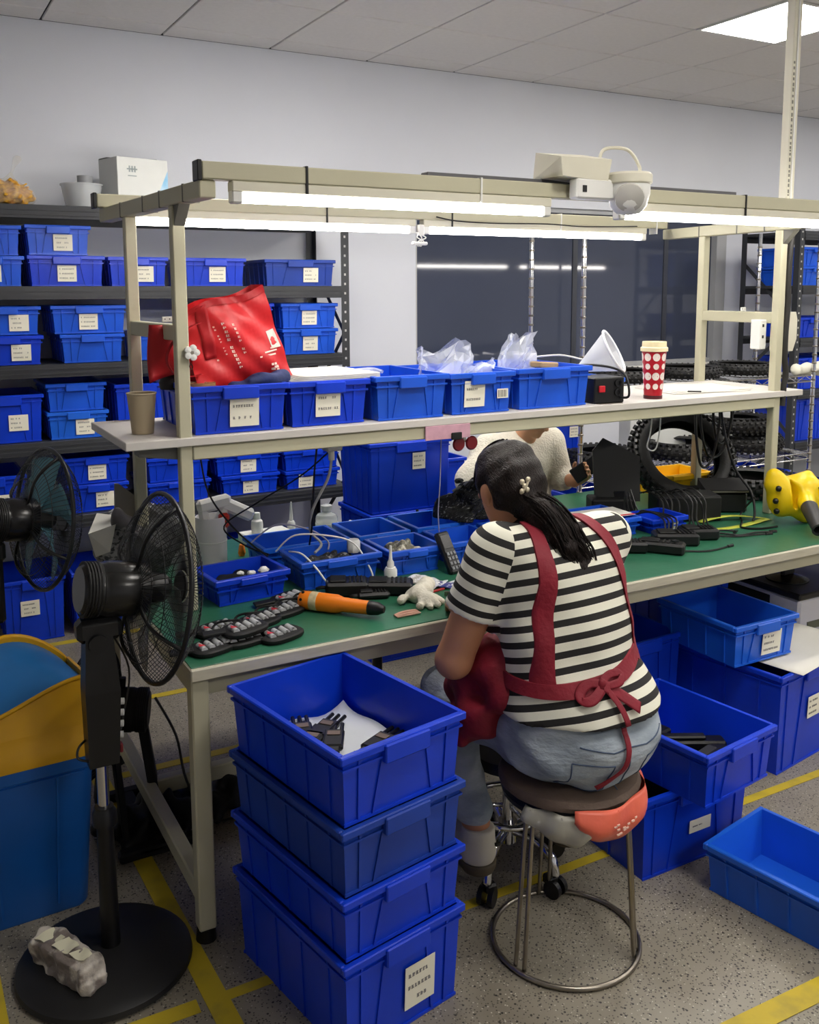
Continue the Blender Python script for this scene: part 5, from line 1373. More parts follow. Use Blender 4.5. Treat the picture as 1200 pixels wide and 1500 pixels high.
# grey bag at left end of the bench
GB = Vector((.70, 3.17, TZ))
t = thing('grey_sack', 'crumpled grey patterned sack standing at the left bench end', 'sack', GB)
s = SDF((.48, 2.92, TZ - .01), (.98, 3.42, 1.12), .007)
s.ell((.715, 3.17, .815), (.155, .12, .085), .05).ell((.71, 3.17, .885), (.135, .10, .07), .05).noise(.010, 40, 7).cut((0, 0, TZ), (0, 0, -1))
s.build('sack', pm('sack_grey', (150, 150, 150), .7, col2=(60, 62, 64), scale=55, thr=(.48, .56), bump=.4, bscale=60, stretch=(1, 1, 1.6)), t, GB)
MB().add([(v[0] - GB.x, v[1] - GB.y, v[2] - GB.z) for v in ((.53, 3.09, .90), (.61, 3.05, .93), (.68, 3.12, .93), (.58, 3.20, .94), (.55, 3.09, .82), (.59, 3.06, .84))], [(0, 1, 2, 3), (0, 4, 5, 1)]).build('torn_white_edge', pm('sack_white', (206, 204, 196), .7), t, None)
sh = MB().hexa([(.625, 3.13, .90), (.80, 3.11, .90), (.80, 3.135, .90), (.625, 3.155, .90)], [(.630, 3.14, 1.045), (.642, 3.138, 1.045), (.642, 3.142, 1.045), (.630, 3.146, 1.045)]); sh.xf(Matrix.Translation(-GB)).build('grey_fin', pm('fin_grey', (128, 122, 114), .55, var=.08), t, None)
s = SDF((.56, 3.03, .86), (.74, 3.16, 1.02), .005); s.ell((.628, 3.085, .945), (.030, .025, .036)).ell((.655, 3.075, .925), (.032, .02, .018)).noise(.004, 90, 3)
s.build('grey_knot', pm('knot_grey', (104, 100, 104), .6), t, GB)
# back edge bits
for k, (a, b_, r, c, lab) in enumerate((((1.565, 3.31), (1.625, 3.205), .009, (24, 34, 30), 'dark green marker at the bench back edge'), ((1.625, 3.255), (1.70, 3.16), .004, (60, 90, 70), 'thin green pen behind the blue bins'), ((1.68, 3.20), (1.72, 3.14), .0035, (190, 60, 50), 'thin red pen behind the blue bins'), ((1.99, 3.26), (2.06, 3.24), .006, (30, 32, 34), 'dark marker behind the black strap pile'))):
    t = thing('pen', lab, 'pen', (a[0], a[1], TZ + r)); dx = Vector((b_[0] - a[0], b_[1] - a[1], 0)); L = dx.length
    MB().lathe([(0, 0), (r, 0), (r, L * .9), (r * .4, L), (0, L)], 12, axis=dx).build('barrel', pm('pen_%d' % k, c, .35), t)
    MB().lathe([(0, -.002), (r * 1.1, -.002), (r * 1.1, L * .25), (0, L * .25)], 12, axis=dx).build('cap', whitep if k == 0 else blackp, t)
t = thing('soldering_cup', 'white shallow dish with cream foam at bench back', 'dish', (1.83, 3.16, TZ))
MB().lathe([(0, .001), (.045, .001), (.06, .02), (.057, .02), (.043, .005), (0, .005)], 24).build('dish', whitep, t)
MB().sphere((.03, -.01, .026), .024, 12, 8, (1.3, 1, .7)).jitter(.002, 2).build('foam', offwhite, t)
MB().cyl((-.01, .03, .005), (-.02, .045, .055), .006, n=8).build('post', blackp, t)
# black strap pile
SPo = Vector((1.90, 2.90, TZ + .061))
t = thing('strap_pile', 'tangled pile of black straps with white stitching on the bins', 'straps', SPo)
s = SDF((1.68, 2.72, TZ + .03), (2.14, 3.10, TZ + .25), .006)
s.ell((1.90, 2.91, TZ + .105), (.15, .11, .055)).ell((1.93, 2.94, TZ + .145), (.09, .07, .045)).noise(.020, 95, 9).cut((0, 0, TZ + .0875), (0, 0, -1))
s.build('straps', pm('strap_black', (15, 15, 16), .55, col2=(150, 150, 150), thr=(.60, .66), scale=46, bump=.8, bscale=45, stretch=(1, 3, 3)), t, SPo)
rn = random.Random(6)
for k in range(16):
    a = rn.uniform(0, 6.28); r = rn.uniform(.02, .12); x, y = 1.90 + r * math.cos(a), 2.90 + r * .75 * math.sin(a)
    h = .228 - .075 * (r / .12) ** 2
    MB().tube([(x - SPo.x - .03, y - SPo.y, h - .061 - .02), (x - SPo.x, y - SPo.y + rn.uniform(-.02, .02), h - .061 - .004), (x - SPo.x + .035, y - SPo.y + .01, h - .061 - .025)], .0055, 6, 4).build('strap_loop', blackm if k % 3 else pm('stitch_grey', (150, 150, 150), .6), t)

# ------------------------------------------------------------------ bench right half
t = thing('black_screen', 'black upright panel with clipped corner on a black box', 'panel', (2.59, 2.90, TZ), R_(-28))
MB().prism([(-.096, .085), (-.06, .060), (.090, .055), (.095, .235), (-.055, .310), (-.100, .26)], -.008, .008, Matrix(((1, 0, 0, 0), (0, .25, -1, 0), (0, 1, .25, 0), (0, 0, 0, 1)))).build('panel', pm('panel_black', (9, 11, 11), .5, var=.1), t, None)
MB().box(-.02, .03, .01, .06, .055, .10, .005).build('bracket', blackp, t)
MB().box(-.12, .06, -.045, .075, .0005, .075, .006).build('base_box', blackm, t)
t = thing('black_box', 'black matte electronics box on the bench beneath the big tyre', 'box', (2.79, 2.735, TZ), R_(-26))
MB().box(-.13, .13, -.065, .065, .0005, .10, .005).build('case', blackm, t)
MB().box(-.125, .125, -.06, .06, .10, .103, .001).build('lid', pm('lid_black', (24, 24, 25), .5), t)
t = thing('black_device', 'black device with sloped lid right of the black box', 'device', (3.035, 2.76, TZ), R_(-30))
MB().box(-.085, .085, -.06, .06, .0005, .085, .008).build('case', blackp, t)
MB().hexa([(-.09, -.065, .087), (.09, -.065, .087), (.09, .065, .087), (-.09, .065, .087)], [(-.09, -.065, .098), (.09, -.065, .098), (.09, .06, .125), (-.09, .06, .125)]).build('lid', blackm, t, None)
MB().box(-.085, .085, -.068, -.065, .088, .094).build('bright_strip', steel, t, None)
# cables draped over the boxes
m = MB()
for k in range(9):
    x = 2.63 + .02 * k; y = 2.765 - .010 * k + .01 * math.sin(k)
    m.tube([(x - .01, y + .05, TZ + .106), (x, y, TZ + .118 + .006 * (k % 3)), (x + .01, y - .06, TZ + .09), (x - .005 + .012 * math.sin(k * 2), y - .085, TZ + .03), (x - .02, y - .11, TZ + .005)], .0035, 6, 5)
tag(m.build('draped_cables', blackp), 'bunch of thin black cables draped over the black box', 'cables')
m = MB()
for k in range(4): m.tube([(2.53 + .01 * k, 2.80, TZ + .10 + .01 * k), (2.49 + .02 * k, 2.74, TZ + .05), (2.53, 2.66 + .01 * k, TZ + .07), (2.50 + .02 * k, 2.55, TZ + .065), (2.46, 2.50 - .01 * k, TZ + .01)], .0035, 6, 6)
tag(m.build('hanging_leads', blackp), 'loose black leads in front of the upright black panel', 'cables')
handset(2.345, 2.405, R_(-52), 'black handset with round button nearest the bench front right', .17, .062, .04, ant=False)
o = MB().lathe([(0, 0), (.014, 0), (.014, .004), (0, .005)], 18).build('round_button', blacks); at(o, 2.375, 2.365, TZ + .045); tag(o, 'round glossy button on the nearest black handset', 'button')
handset(2.245, 2.475, R_(-35), 'black handset half hidden by the worker red strap', .15, .07, .04)
handset(2.47, 2.46, R_(-30), 'black rounded device right of the nearest handset', .16, .085, .045)
handset(2.60, 2.475, R_(-25), 'black rounded device with cables, furthest right of the group', .14, .08, .042)
# loose black leads with plugs
for k, (pts, lab) in enumerate((([(2.42, 2.36, .005), (2.47, 2.33, .004), (2.52, 2.32, .004), (2.60, 2.33, .004)], 'thin black lead with plug nearest the bench front edge'),
                                ([(2.66, 2.45, .008), (2.74, 2.41, .004), (2.80, 2.40, .004), (2.86, 2.385, .004)], 'thin black lead with plug ending below the blower'),
                                ([(2.66, 2.50, .008), (2.72, 2.48, .004), (2.76, 2.42, .004), (2.84, 2.42, .004), (2.90, 2.40, .004)], 'thin black lead crossing another beside the blower'),
                                ([(2.65, 2.53, .008), (2.71, 2.52, .004), (2.77, 2.50, .004), (2.80, 2.47, .004), (2.77, 2.45, .01)], 'short looped black lead behind the other leads'))):
    t = thing('black_lead', lab, 'cable', (pts[0][0], pts[0][1], TZ), 0, 'loose black leads on the bench right half')
    q = [Vector((p[0] - pts[0][0], p[1] - pts[0][1], p[2])) for p in pts]
    MB().tube(q, .0032, 6, 6).build('cord', blackp, t); d = (q[-1] - q[-2]).normalized(); MB().cyl(q[-1], q[-1] + d * .028, .006, n=8).build('plug', blackp, t)
# yellow-green strap
m = MB()
m.sheet(lambda u, v: (2.56 + .50 * u, 2.50 + .05 * u + .03 * (v - .5) + .015 * math.sin(u * 6), TZ + .004 + .003 * math.sin(u * 9)), 24, 3, .002, (0, 0, 1))
m.sheet(lambda u, v: (2.78 + .28 * u, 2.64 - .10 * u * u + .028 * (v - .5), TZ + .005 + .014 * math.sin(PI * u)), 18, 3, .002, (0, 0, 1))
tag(m.build('yellow_strap', pm('strap_lime', (186, 196, 70), .55, var=.1), None, True), 'flat lime yellow strap lying across the bench near the blower', 'strap')
# yellow tray
yt = crate(3.14, 3.09, TZ, .34, .22, .085, 'yellow plastic tray on the bench seen through the tyre', R_(-4), tone=pm('tray_yellow', (240, 186, 20), .4, var=.05), ribs=3); yt.name = 'yellow_tray'; yt['category'] = 'tray'
# yellow blower
BL = Vector((3.085, 2.43, TZ))
t = thing('leaf_blower', 'yellow electric blower with black nozzle at the bench right end', 'blower', BL)
ybl = pm('blower_yellow', (236, 200, 10), .35, var=.05)
s = SDF((2.92, 2.26, TZ - .02), (3.36, 2.66, 1.02), .006)
s.ell((3.155, 2.44, TZ + .095), (.085, .055, .095), .02).ell((3.055, 2.485, TZ + .110), (.05, .055, .085), .05)
s.cone((3.02, 2.50, TZ + .16), (3.03, 2.50, TZ + .19), .03, .03, .03)
s.cone((3.10, 2.48, TZ + .17), (3.18, 2.46, TZ + .185), .018, .02, .02)
s.sub_ell((3.075, 2.45, TZ + .12), (.018, .09, .055), .01)
s.cone((3.10, 2.40, TZ + .10), (3.065, 2.36, TZ + .085), .033, .030, .02).cut((0, 0, TZ + .001), (0, 0, -1))
s.build('housing', ybl, t, BL)
MB().lathe([(0, 0), (.030, 0), (.032, .004), (.024, .14), (.026, .16), (.019, .16), (.017, .10), (0, .10)], 22, Vector((3.068, 2.362, TZ + .088)) - BL, (-.55, -.72, -.32)).build('nozzle', pm('nozzle_black', (44, 44, 46), .5, var=.1), t)
for k, (x, y, z) in enumerate(((3.0, 2.455, .06), (3.002, 2.452, .15), (2.998, 2.46, .10))): MB().sphere(Vector((x, y, TZ + z)) - BL, .012, 10, 6).build('bolt', blackp, t)
MB().box(.075, .084, -.05, -.02, .08, .15, .002).build('side_label', blackp, t)
o = MB().tube([(3.02, 2.58, TZ + .09), (2.99, 2.62, TZ + .02), (2.93, 2.56, TZ + .004), (2.86, 2.50, TZ + .004), (2.90, 2.45, TZ + .004), (2.99, 2.44, TZ + .004)], .0042, 6, 7).build('blower_cord', blackp); tag(o, 'black cord looping on the bench beside the yellow blower', 'cord')
# cables hanging below the shelf at the right
for k, (x, y, dx, dz, lab) in enumerate(((2.93, 2.76, .07, .28, 'black cable loop hanging under the shelf, left'), (3.0, 2.78, .09, .25, 'black cable loop hanging under the shelf, middle'), (3.06, 2.80, .06, .20, 'black cable loop hanging under the shelf, right'))):
    z0 = SZ - .026
    o = MB().tube([(x - dx, y, z0), (x - dx * 1.05, y - .01, z0 - dz * .5), (x - dx * .4, y, z0 - dz), (x + dx * .6, y + .01, z0 - dz * .95), (x + dx, y, z0 - dz * .4), (x + dx * .8, y, z0)], .0055, 8, 6).build('cable_loop', blackp)
    tag(o, lab, 'cable', 'black cable loops hanging under the shelf')
o = MB().tube([(2.93, 2.70, SZ - .03), (2.95, 2.68, 1.08), (2.99, 2.66, .95), (3.02, 2.60, .86), (3.00, 2.56, .79), (2.97, 2.54, TZ + .006)], .005, 8, 6).build('power_cable', blackp); tag(o, 'black power cable running from the shelf down to the bench', 'cable')
o = MB().box(-.16, .10, -.02, .02, -.03, 0, .004).build('power_strip', blackp); at(o, 3.0, 2.80, SZ - .025); tag(o, 'black power strip fixed beneath the shelf right end', 'power strip')
o = MB().tube([(2.62, 2.75, SZ - .026), (2.60, 2.74, 1.12), (2.585, 2.74, 1.06), (2.63, 2.74, 1.05), (2.66, 2.75, 1.14), (2.655, 2.75, SZ - .026)], .003, 6, 6)
tag(o.build('white_cable_loop', whitep), 'thin white cable loop hanging under the shelf near the black panel', 'cable')
# socket box under shelf and hanging wires on the left half
t = thing('socket_box', 'grey socket box hanging under the shelf with cables', 'socket', (1.20, 2.68, SZ - .088))
MB().box(-.02, .035, -.022, .022, 0, .062, .004).build('box', pm('socket_grey', (196, 194, 190), .4), t)
MB().cyl((.005, 0, -.03), (.005, 0, 0), .010, n=12).build('gland', pm('socket_grey', (196, 194, 190), .4), t)
for k, (pts, r, mt, lab) in enumerate((
        ([(1.205, 2.68, SZ - .118), (1.20, 2.70, 1.08), (1.165, 2.74, .98), (1.17, 2.78, .90), (1.20, 2.76, .855), (1.16, 2.72, .84)], .0045, pm('cable_grey', (168, 168, 166), .4), 'grey cable hanging from the socket box into the bins'),
        ([(1.18, 2.72, SZ - .03), (1.17, 2.74, 1.08), (1.17, 2.76, .93), (1.175, 2.80, .845)], .0032, blackp, 'black cable hanging beside the grey socket cable'),
        ([(1.26, 2.66, SZ - .03), (1.14, 2.74, 1.10), (1.02, 2.84, 1.0), (.93, 2.93, .91), (.97, 2.86, .86), (1.03, 2.79, .835)], .0028, blackp, 'thin black wire slanting down to the left bin'),
        ([(.86, 2.95, 1.18), (.88, 2.93, 1.03), (.93, 2.86, .93), (.98, 2.80, .87), (1.02, 2.77, .835)], .003, blackp, 'black wire dropping behind the white dispenser guns'),
        ([(1.05, 2.78, .845), (1.10, 2.74, .90), (1.20, 2.70, .895), (1.27, 2.66, .87), (1.30, 2.61, .80), (1.305, 2.585, TZ + .004)], .003, whitep, 'white wire arching over the connector bin'),
        ([(1.08, 2.74, .85), (1.09, 2.66, .86), (1.11, 2.60, .83), (1.15, 2.57, TZ + .01), (1.16, 2.56, TZ + .003)], .003, whitep, 'white wire hanging over the connector bin front'),
        ([(1.02, 2.93, .842), (1.10, 2.90, .90), (1.20, 2.86, .88), (1.24, 2.80, .85), (1.22, 2.75, .835)], .0028, pm('wire_lilac', (176, 172, 190), .4), 'lilac grey wire arching over the back bin'),
        ([(1.62, 2.70, 1.18), (1.615, 2.70, 1.02), (1.62, 2.72, .92), (1.63, 2.73, .845)], .002, pm('wire_lilac', (176, 172, 190), .4), 'thin pale wire hanging in front of the colleague'))):
    tag(MB().tube(pts, r, 6, 7).build('hanging_wire', mt), lab, 'wire', 'wires over the bench left half')
# pink tape wrap, clip and red scissors under the shelf beam
t = thing('pink_wrap', 'pink tape wrapped around the shelf beam above the worker', 'tape', (1.585, 2.60, SZ - .070))
MB().box(-.085, .085, -.004, .002, .0, .046, .001).build('tape', pm('tape_pink', (206, 160, 176), .5, var=.12, scale=30), t, None)
MB().box(.01, .05, -.010, -.004, -.004, .02, .002).build('dark_clip', blackm, t)
t = thing('red_scissors', 'dark red scissor handles hanging under the shelf beam', 'scissors', (1.665, 2.62, SZ - .10))
for sx in (-1, 1): MB().lathe([(0, -.006), (.022, -.006), (.027, 0), (.022, .006), (0, .006)], 20, (.028 * sx, 0, .006), (0, 1, 0)).build('handle', pm('scissor_red', (112, 14, 26), .4), t)
MB().bar((0, .004, .01), (0, .006, .032), .012, .004).build('pivot', steel, t)
t.scale = (.9, .9, .9)

# ------------------------------------------------------------------ on the gantry
t = thing('dome_camera', 'white dome camera with junction box clamped on the lamp rail', 'camera', (1.985, 2.36, PT + .092))
MB().hexa([(-.175, -.05, .015), (.0, -.05, .005), (.0, .10, .005), (-.175, .10, .015)], [(-.185, -.055, .070), (.01, -.055, .072), (.02, .10, .105), (-.165, .10, .100)]).build('junction_box', offwhite, t, None)
MB().box(-.12, .04, -.052, -.008, -.050, .012, .006).build('bracket', whitep, t)
MB().lathe([(0, .035), (.066, .035), (.072, .028), (.072, .004), (.068, 0), (0, 0)], 32, (.085, -.05, 0)).build('collar', offwhite, t)
MB().lathe([(0, .0), (.066, .0), (.066, -.030), (.056, -.066), (.036, -.088), (0, -.094)], 32, (.085, -.05, 0)).build('dome', whitep, t)
MB().lathe([(0, .0), (.046, .0), (.044, .010), (.030, .016), (0, .018)], 24, (.085 - .028, -.05 - .035, -.042), (-.55, -.72, -.42)).build('lens_cover', pm('lens_grey', (190, 188, 182), .25), t)
MB().tube([(.02, .02, .06), (.05, .03, .115), (.12, .0, .115), (.145, -.03, .06), (.12, -.05, .034)], .0055, 8, 6).build('cable', offwhite, t)
MB().box(-.10, -.085, -.0545, -.052, -.03, -.01).build('keyhole', blackp, t, None)
t = thing('ceiling_conduit', 'white square conduit rising from the gantry to the ceiling', 'conduit', (3.18, 2.632, PT + .046))
MB().box(-.022, .022, -.02, .02, 0, CEIL - PT - .047, .003).build('duct', offwhite, t, None)
MB().box(-.004, .004, -.0235, -.02, 0, CEIL - PT - .047).build('lid_ridge', whitep, t, None)
pr = MB(); rn = random.Random(2)
z = .06
while z < .6:
    h = rn.uniform(.006, .016); pr.box(-.017, -.009, -.0208, -.0199, z, z + h); z += h + rn.uniform(.003, .012)
pr.build('lettering', pm('print_dim', (120, 118, 108), .6), t, None)
# black cable running down the right post
o = MB().tube([(3.225, 2.62, 1.95), (3.198, 2.61, 1.875), (3.192, 2.61, 1.70), (3.196, 2.61, 1.62), (3.190, 2.61, 1.50), (3.192, 2.61, 1.40), (3.203, 2.61, 1.33), (3.195, 2.61, 1.28), (3.191, 2.61, 1.20)], .0125, 10, 6).build('black_conduit', pm('conduit_black', (42, 40, 38), .5)); tag(o, 'thick black flexible conduit running down the right gantry post', 'conduit')
t = thing('wall_box', 'cream rounded switch box fixed beside the right gantry post', 'switch box', (3.207, 2.63, 1.42))
MB().prism([(0, 0), (.055, .0), (.075, .05), (.075, .13), (.065, .16), (0, .16)], 0, .07, Matrix(((1, 0, 0, 0), (0, 0, 1, 0), (0, 1, 0, 0), (0, 0, 0, 1)))).build('cover', offwhite, t, None)
t = thing('white_socket', 'white socket block strapped to the left of right post', 'socket', (3.10, 2.66, 1.43))
MB().box(0, .038, 0, .05, 0, .12, .003).build('block', whitep, t)
for z in (.045, .09): MB().box(.012, .020, -.002, 0, z, z + .012).build('slot', blackp, t, None)
# white knob and mark on the left post
t = thing('star_knob', 'white five-lobed plastic knob on the left gantry post', 'knob', (.748, PYF - .001, 1.502))
MB().lathe([(0, 0), (.012, 0), (.012, .010), (0, .010)], 20, axis=(0, -1, 0)).build('hub', whitep, t)
for k in range(5):
    a = 2 * PI * k / 5; MB().lathe([(0, .003), (.009, .003), (.010, .007), (.009, .014), (0, .016)], 14, (.0135 * math.cos(a), 0, .0135 * math.sin(a)), (0, -1, 0)).build('lobe', whitep, t)
MB().cyl((0, -.010, 0), (0, -.013, 0), .006, n=12).build('screw', steel, t)
o = MB().tube([(.746, PYF - .0012, 1.475), (.743, PYF - .0012, 1.462), (.748, PYF - .0012, 1.455), (.752, PYF - .0012, 1.462), (.748, PYF - .0012, 1.470)], .0012, 5, 4).build('marker_scribble', blackp); tag(o, 'small black marker scribble on the left gantry post', 'marking')
# little wire clips
for x, y, z, lab in ((.700, 2.80, 1.582, 'small white bracket on the left cross bar'), (3.12, 2.80, 1.582, 'small white bracket on the right cross bar')):
    t = thing('bracket_plate', lab, 'bracket', (x + .035, y, z), 0); MB().box(-.015, .015, -.002, .002, 0, .016, .001).build('plate', whitep, t)
    for s_ in (-1, 1): MB().cyl((.007 * s_, -.003, .009), (.007 * s_, .0, .009), .002, n=8).build('hole', blackp, t)
t = thing('lamp_plug', 'white plug with loose wires hanging at the rear lamp joint', 'plug', (1.882, 3.30, 1.90))
MB().box(-.035, .03, -.012, .012, -.05, -.036, .004).build('switch', whitep, t)
for k in range(3): MB().tube([(-.012 * k, 0, 0), (-.02 + .02 * k, -.012, -.02), (.012 - .012 * k, -.008, -.035), (-.006 * k, -.004, -.055)], .0025, 6, 5).build('wire', whitep, t)
MB().box(-.012, .014, -.012, .012, -.012, .03, .003).build('connector', whitep, t)
o = MB().tube([(1.95, 3.288, 1.962), (2.05, 3.285, 1.948), (2.25, 3.283, 1.945), (2.5, 3.283, 1.95), (2.7, 3.285, 1.945), (3.0, 3.287, 1.955)], .003, 6, 6).build('black_wire', blackp); tag(o, 'thin black cord running along the rear lamp rail', 'cord')
# ================================================================== PEOPLE
skin = pm('skin_tan', (188, 132, 98), .5, var=.06, scale=9, sss=.06, bump=.04, bscale=120)
skin2 = pm('skin_light', (202, 150, 116), .5, var=.05, scale=9, sss=.06)
hairm = pm('hair_dark', (27, 19, 17), .42, var=.5, scale=14, stretch=(14, 3, 3), bump=.5, bscale=40, spec=.22)
denim = pm('denim_light', (132, 144, 156), .75, var=.30, scale=7, bump=.5, bscale=38, col2=(178, 187, 196), thr=(.38, .66), stretch=(1, 1, 2.2))
maroon = pm('apron_maroon', (128, 18, 38), .65, var=.15, scale=12, bump=.25, bscale=60)
shoew = pm('shoe_white', (206, 200, 184), .6, var=.08); shoes = pm('shoe_sole', (84, 74, 58), .7, var=.1)
def stripe_mat():
    m = bpy.data.materials.new('striped_knit'); m.use_nodes = True; nt = m.node_tree; b = nt.nodes['Principled BSDF']
    A = {}
    for nm in ('stripe', 'sleeve', 'seam'):
        A[nm] = nt.nodes.new('ShaderNodeAttribute'); A[nm].attribute_name = nm
    sg = nt.nodes.new('ShaderNodeMath'); sg.operation = 'GREATER_THAN'; sg.inputs[1].default_value = 0; nt.links.new(A['seam'].outputs['Fac'], sg.inputs[0])
    mxf = nt.nodes.new('ShaderNodeMix'); nt.links.new(sg.outputs[0], mxf.inputs[0]); nt.links.new(A['stripe'].outputs['Fac'], mxf.inputs[2]); nt.links.new(A['sleeve'].outputs['Fac'], mxf.inputs[3])
    fr = nt.nodes.new('ShaderNodeMath'); fr.operation = 'FRACT'; nt.links.new(mxf.outputs[0], fr.inputs[0])
    gt = nt.nodes.new('ShaderNodeMath'); gt.operation = 'GREATER_THAN'; gt.inputs[1].default_value = .55; nt.links.new(fr.outputs[0], gt.inputs[0])
    n = nt.nodes.new('ShaderNodeTexNoise'); n.inputs['Scale'].default_value = 40
    mx = nt.nodes.new('ShaderNodeMix'); mx.data_type = 'RGBA'; nt.links.new(gt.outputs[0], mx.inputs[0])
    mx.inputs[6].default_value = rgb(224, 222, 206); mx.inputs[7].default_value = rgb(26, 24, 24)
    nt.links.new(mx.outputs[2], b.inputs['Base Color']); b.inputs['Roughness'].default_value = .85
    n.inputs['Scale'].default_value = 260
    bp = nt.nodes.new('ShaderNodeBump'); bp.inputs['Strength'].default_value = .15; bp.inputs['Distance'].default_value = .003
    nt.links.new(n.outputs['Fac'], bp.inputs['Height']); nt.links.new(bp.outputs[0], b.inputs['Normal'])
    return m
def head_axes(F, tilt=(0, 0, 1)):
    F = Vector(F).normalized(); S = F.cross(Vector(tilt)).normalized(); U = S.cross(F)
    return F, S, U, Matrix((S, F, U)).transposed()
def add_head(s, c, F, size=1.0):
    F, S, U, M = head_axes(F); c = Vector(c); k = size
    s.ell(c + U * .015 * k, (.074 * k, .094 * k, .100 * k), .02, M)
    s.ell(c + F * .030 * k - U * .055 * k, (.055 * k, .058 * k, .060 * k), .03, M)          # jaw
    s.cone(c + F * .088 * k - U * .004 * k, c + F * .108 * k - U * .030 * k, .008 * k, .013 * k, .012)   # nose
    s.cone(c + F * .083 * k - U * .062 * k - S * .018, c + F * .083 * k - U * .062 * k + S * .018, .008 * k, .008 * k, .008)  # lips
    s.cone(c + F * .072 * k - U * .098 * k, c + F * .076 * k - U * .096 * k, .018 * k, .016 * k, .02)   # chin
    s.cone(c + F * .084 * k + U * .026 * k - S * .04, c + F * .084 * k + U * .026 * k + S * .04, .010 * k, .010 * k, .015)  # brow
    for sg in (-1, 1):
        s.sub_ell(c + F * .094 * k + U * .008 * k + S * sg * .032 * k, (.016, .010, .010), .008, M)   # eye sockets
        e = c + S * sg * .075 * k - F * .005 * k - U * .012 * k
        s.ell(e, (.010 * k, .020 * k, .031 * k), .006, M)                                   # ears
    return F, S, U, M
def eyes(t, org, c, F, S, U, k=1.0):
    for sg in (-1, 1):
        e = MB().sphere(Vector(c) + F * .072 * k + U * .008 * k + S * sg * .032 * k - Vector(org), .0125 * k, 12, 8).build('eye', pm('eye_white', (226, 222, 216), .2), t, True)
        MB().lathe([(0, 0), (.0055, 0), (.0045, .0012), (0, .0015)], 12, Vector(c) + F * .0842 * k + U * .008 * k + S * sg * .032 * k - Vector(org), F).build('iris', pm('iris_dark', (40, 26, 20), .2), e)
def add_hand(s, wrist, dirv, palm_n, side, curl=.5, k=1.0):
    """palm, four unequal fingers bent at the knuckles and a thumb leaving the side of the palm"""
    W = Vector(wrist); D = Vector(dirv).normalized(); N = Vector(palm_n); N = (N - D * N.dot(D)).normalized(); T = N.cross(D) * side   # T towards the thumb
    s.cone(W, W + D * .045 * k, .024, .030, .02); s.cone(W + D * .035 * k + T * .018, W + D * .07 * k + T * .02, .017, .014, .015); s.cone(W + D * .035 * k - T * .018, W + D * .068 * k - T * .024, .017, .013, .015)
    s.cone(W + D * .04 * k, W + D * .075 * k, .018, .015, .015)
    for i, (off, L) in enumerate(((.029, .068), (.010, .076), (-.010, .071), (-.029, .056))):
        b = W + D * .078 * k + T * off; d1 = (D + N * curl * .6).normalized(); d2 = (D + N * curl * 1.7).normalized(); d3 = (D * .6 + N * curl * 2.2).normalized()
        p1 = b + d1 * L * .48 * k; p2 = p1 + d2 * L * .32 * k; p3 = p2 + d3 * L * .24 * k
        s.cone(b - D * .01, p1, .0098, .0090, .004); s.cone(p1, p2, .0090, .0082, .002); s.cone(p2, p3, .0082, .0070, .002)
    tb = W + D * .020 * k + T * .024; tm = tb + (D * .6 + T * .7 + N * .25).normalized() * .040 * k; te = tm + (D * .85 + T * .2 + N * .5).normalized() * .030 * k
    s.cone(tb, tm, .014, .011, .008); s.cone(tm, te, .0105, .0085, .002)

# ------------------------------------------------------------------ the worker on the stool
LO, HI, HS = (.98, 1.46, .06), (1.92, 2.46, 1.34), .006
WO = Vector((1.475, 1.79, .46))
hipL, hipR = (1.385, 1.83, .562), (1.570, 1.83, .562)
knL, knR = (1.312, 2.165, .545), (1.640, 2.20, .550)
anL, anR = (1.330, 2.030, .225), (1.605, 1.995, .245)
shL, shR = (1.285, 1.885, 1.030), (1.628, 1.872, 1.026)
elL, elR = (1.205, 1.945, .745), (1.665, 2.08, .80)
wrL, wrR = (1.350, 2.130, .800), (1.530, 2.205, .805)
HC = (1.412, 2.005, 1.150); HF = (.10, .80, -.58)
def torso(s, g=0.0, k=.05):
    s.ell((1.478, 1.785, .585), (.212 + g, .172 + g, .130 + g), k)
    s.ell((1.468, 1.80, .70), (.188 + g, .150 + g, .12 + g), k)
    s.ell((1.462, 1.815, .82), (.178 + g, .130 + g, .13 + g), k)
    s.ell((1.456, 1.85, .94), (.180 + g, .122 + g, .12 + g), k)
    s.cone((1.335, 1.885, 1.02), (1.575, 1.88, 1.018), .066 + g, .064 + g, k)
    return s
body = SDF(LO, HI, HS)
torso(body, -.012)
body.chain([hipL, knL], [.085, .062], .04).chain([hipR, knR], [.085, .062], .04)
body.chain([knL, (1.318, 2.11, .39), anL], [.056, .052, .034], .02).chain([knR, (1.63, 2.10, .40), anR], [.056, .052, .034], .02)
for a in (anL, anR):
    body.cone(a, (a[0], a[1] - .005, a[2] - .055), .034, .032, .02).cone((a[0], a[1] - .005, a[2] - .06), (a[0] + .01, a[1] + .15, a[2] - .085), .032, .026, .02)
body.cone((1.440, 1.915, 1.05), (1.425, 1.975, 1.10), .056, .050, .03)
for sh, el, wr in ((shL, elL, wrL), (shR, elR, wrR)):
    body.cone(sh, el, .056, .046, .03).cone(el, wr, .046, .029, .015)
F_, S_, U_, M_ = add_head(body, HC, HF)
add_hand(body, wrL, (.30, .75, -.10), (.15, 0, -1), 1, .45); add_hand(body, wrR, (-.35, .70, -.12), (-.15, 0, -1), -1, .45)
w1 = thing('person', 'person in striped shirt, maroon apron and jeans sitting with back turned', 'person', WO)
body.build('body', skin, w1, WO); eyes(w1, WO, HC, F_, S_, U_)
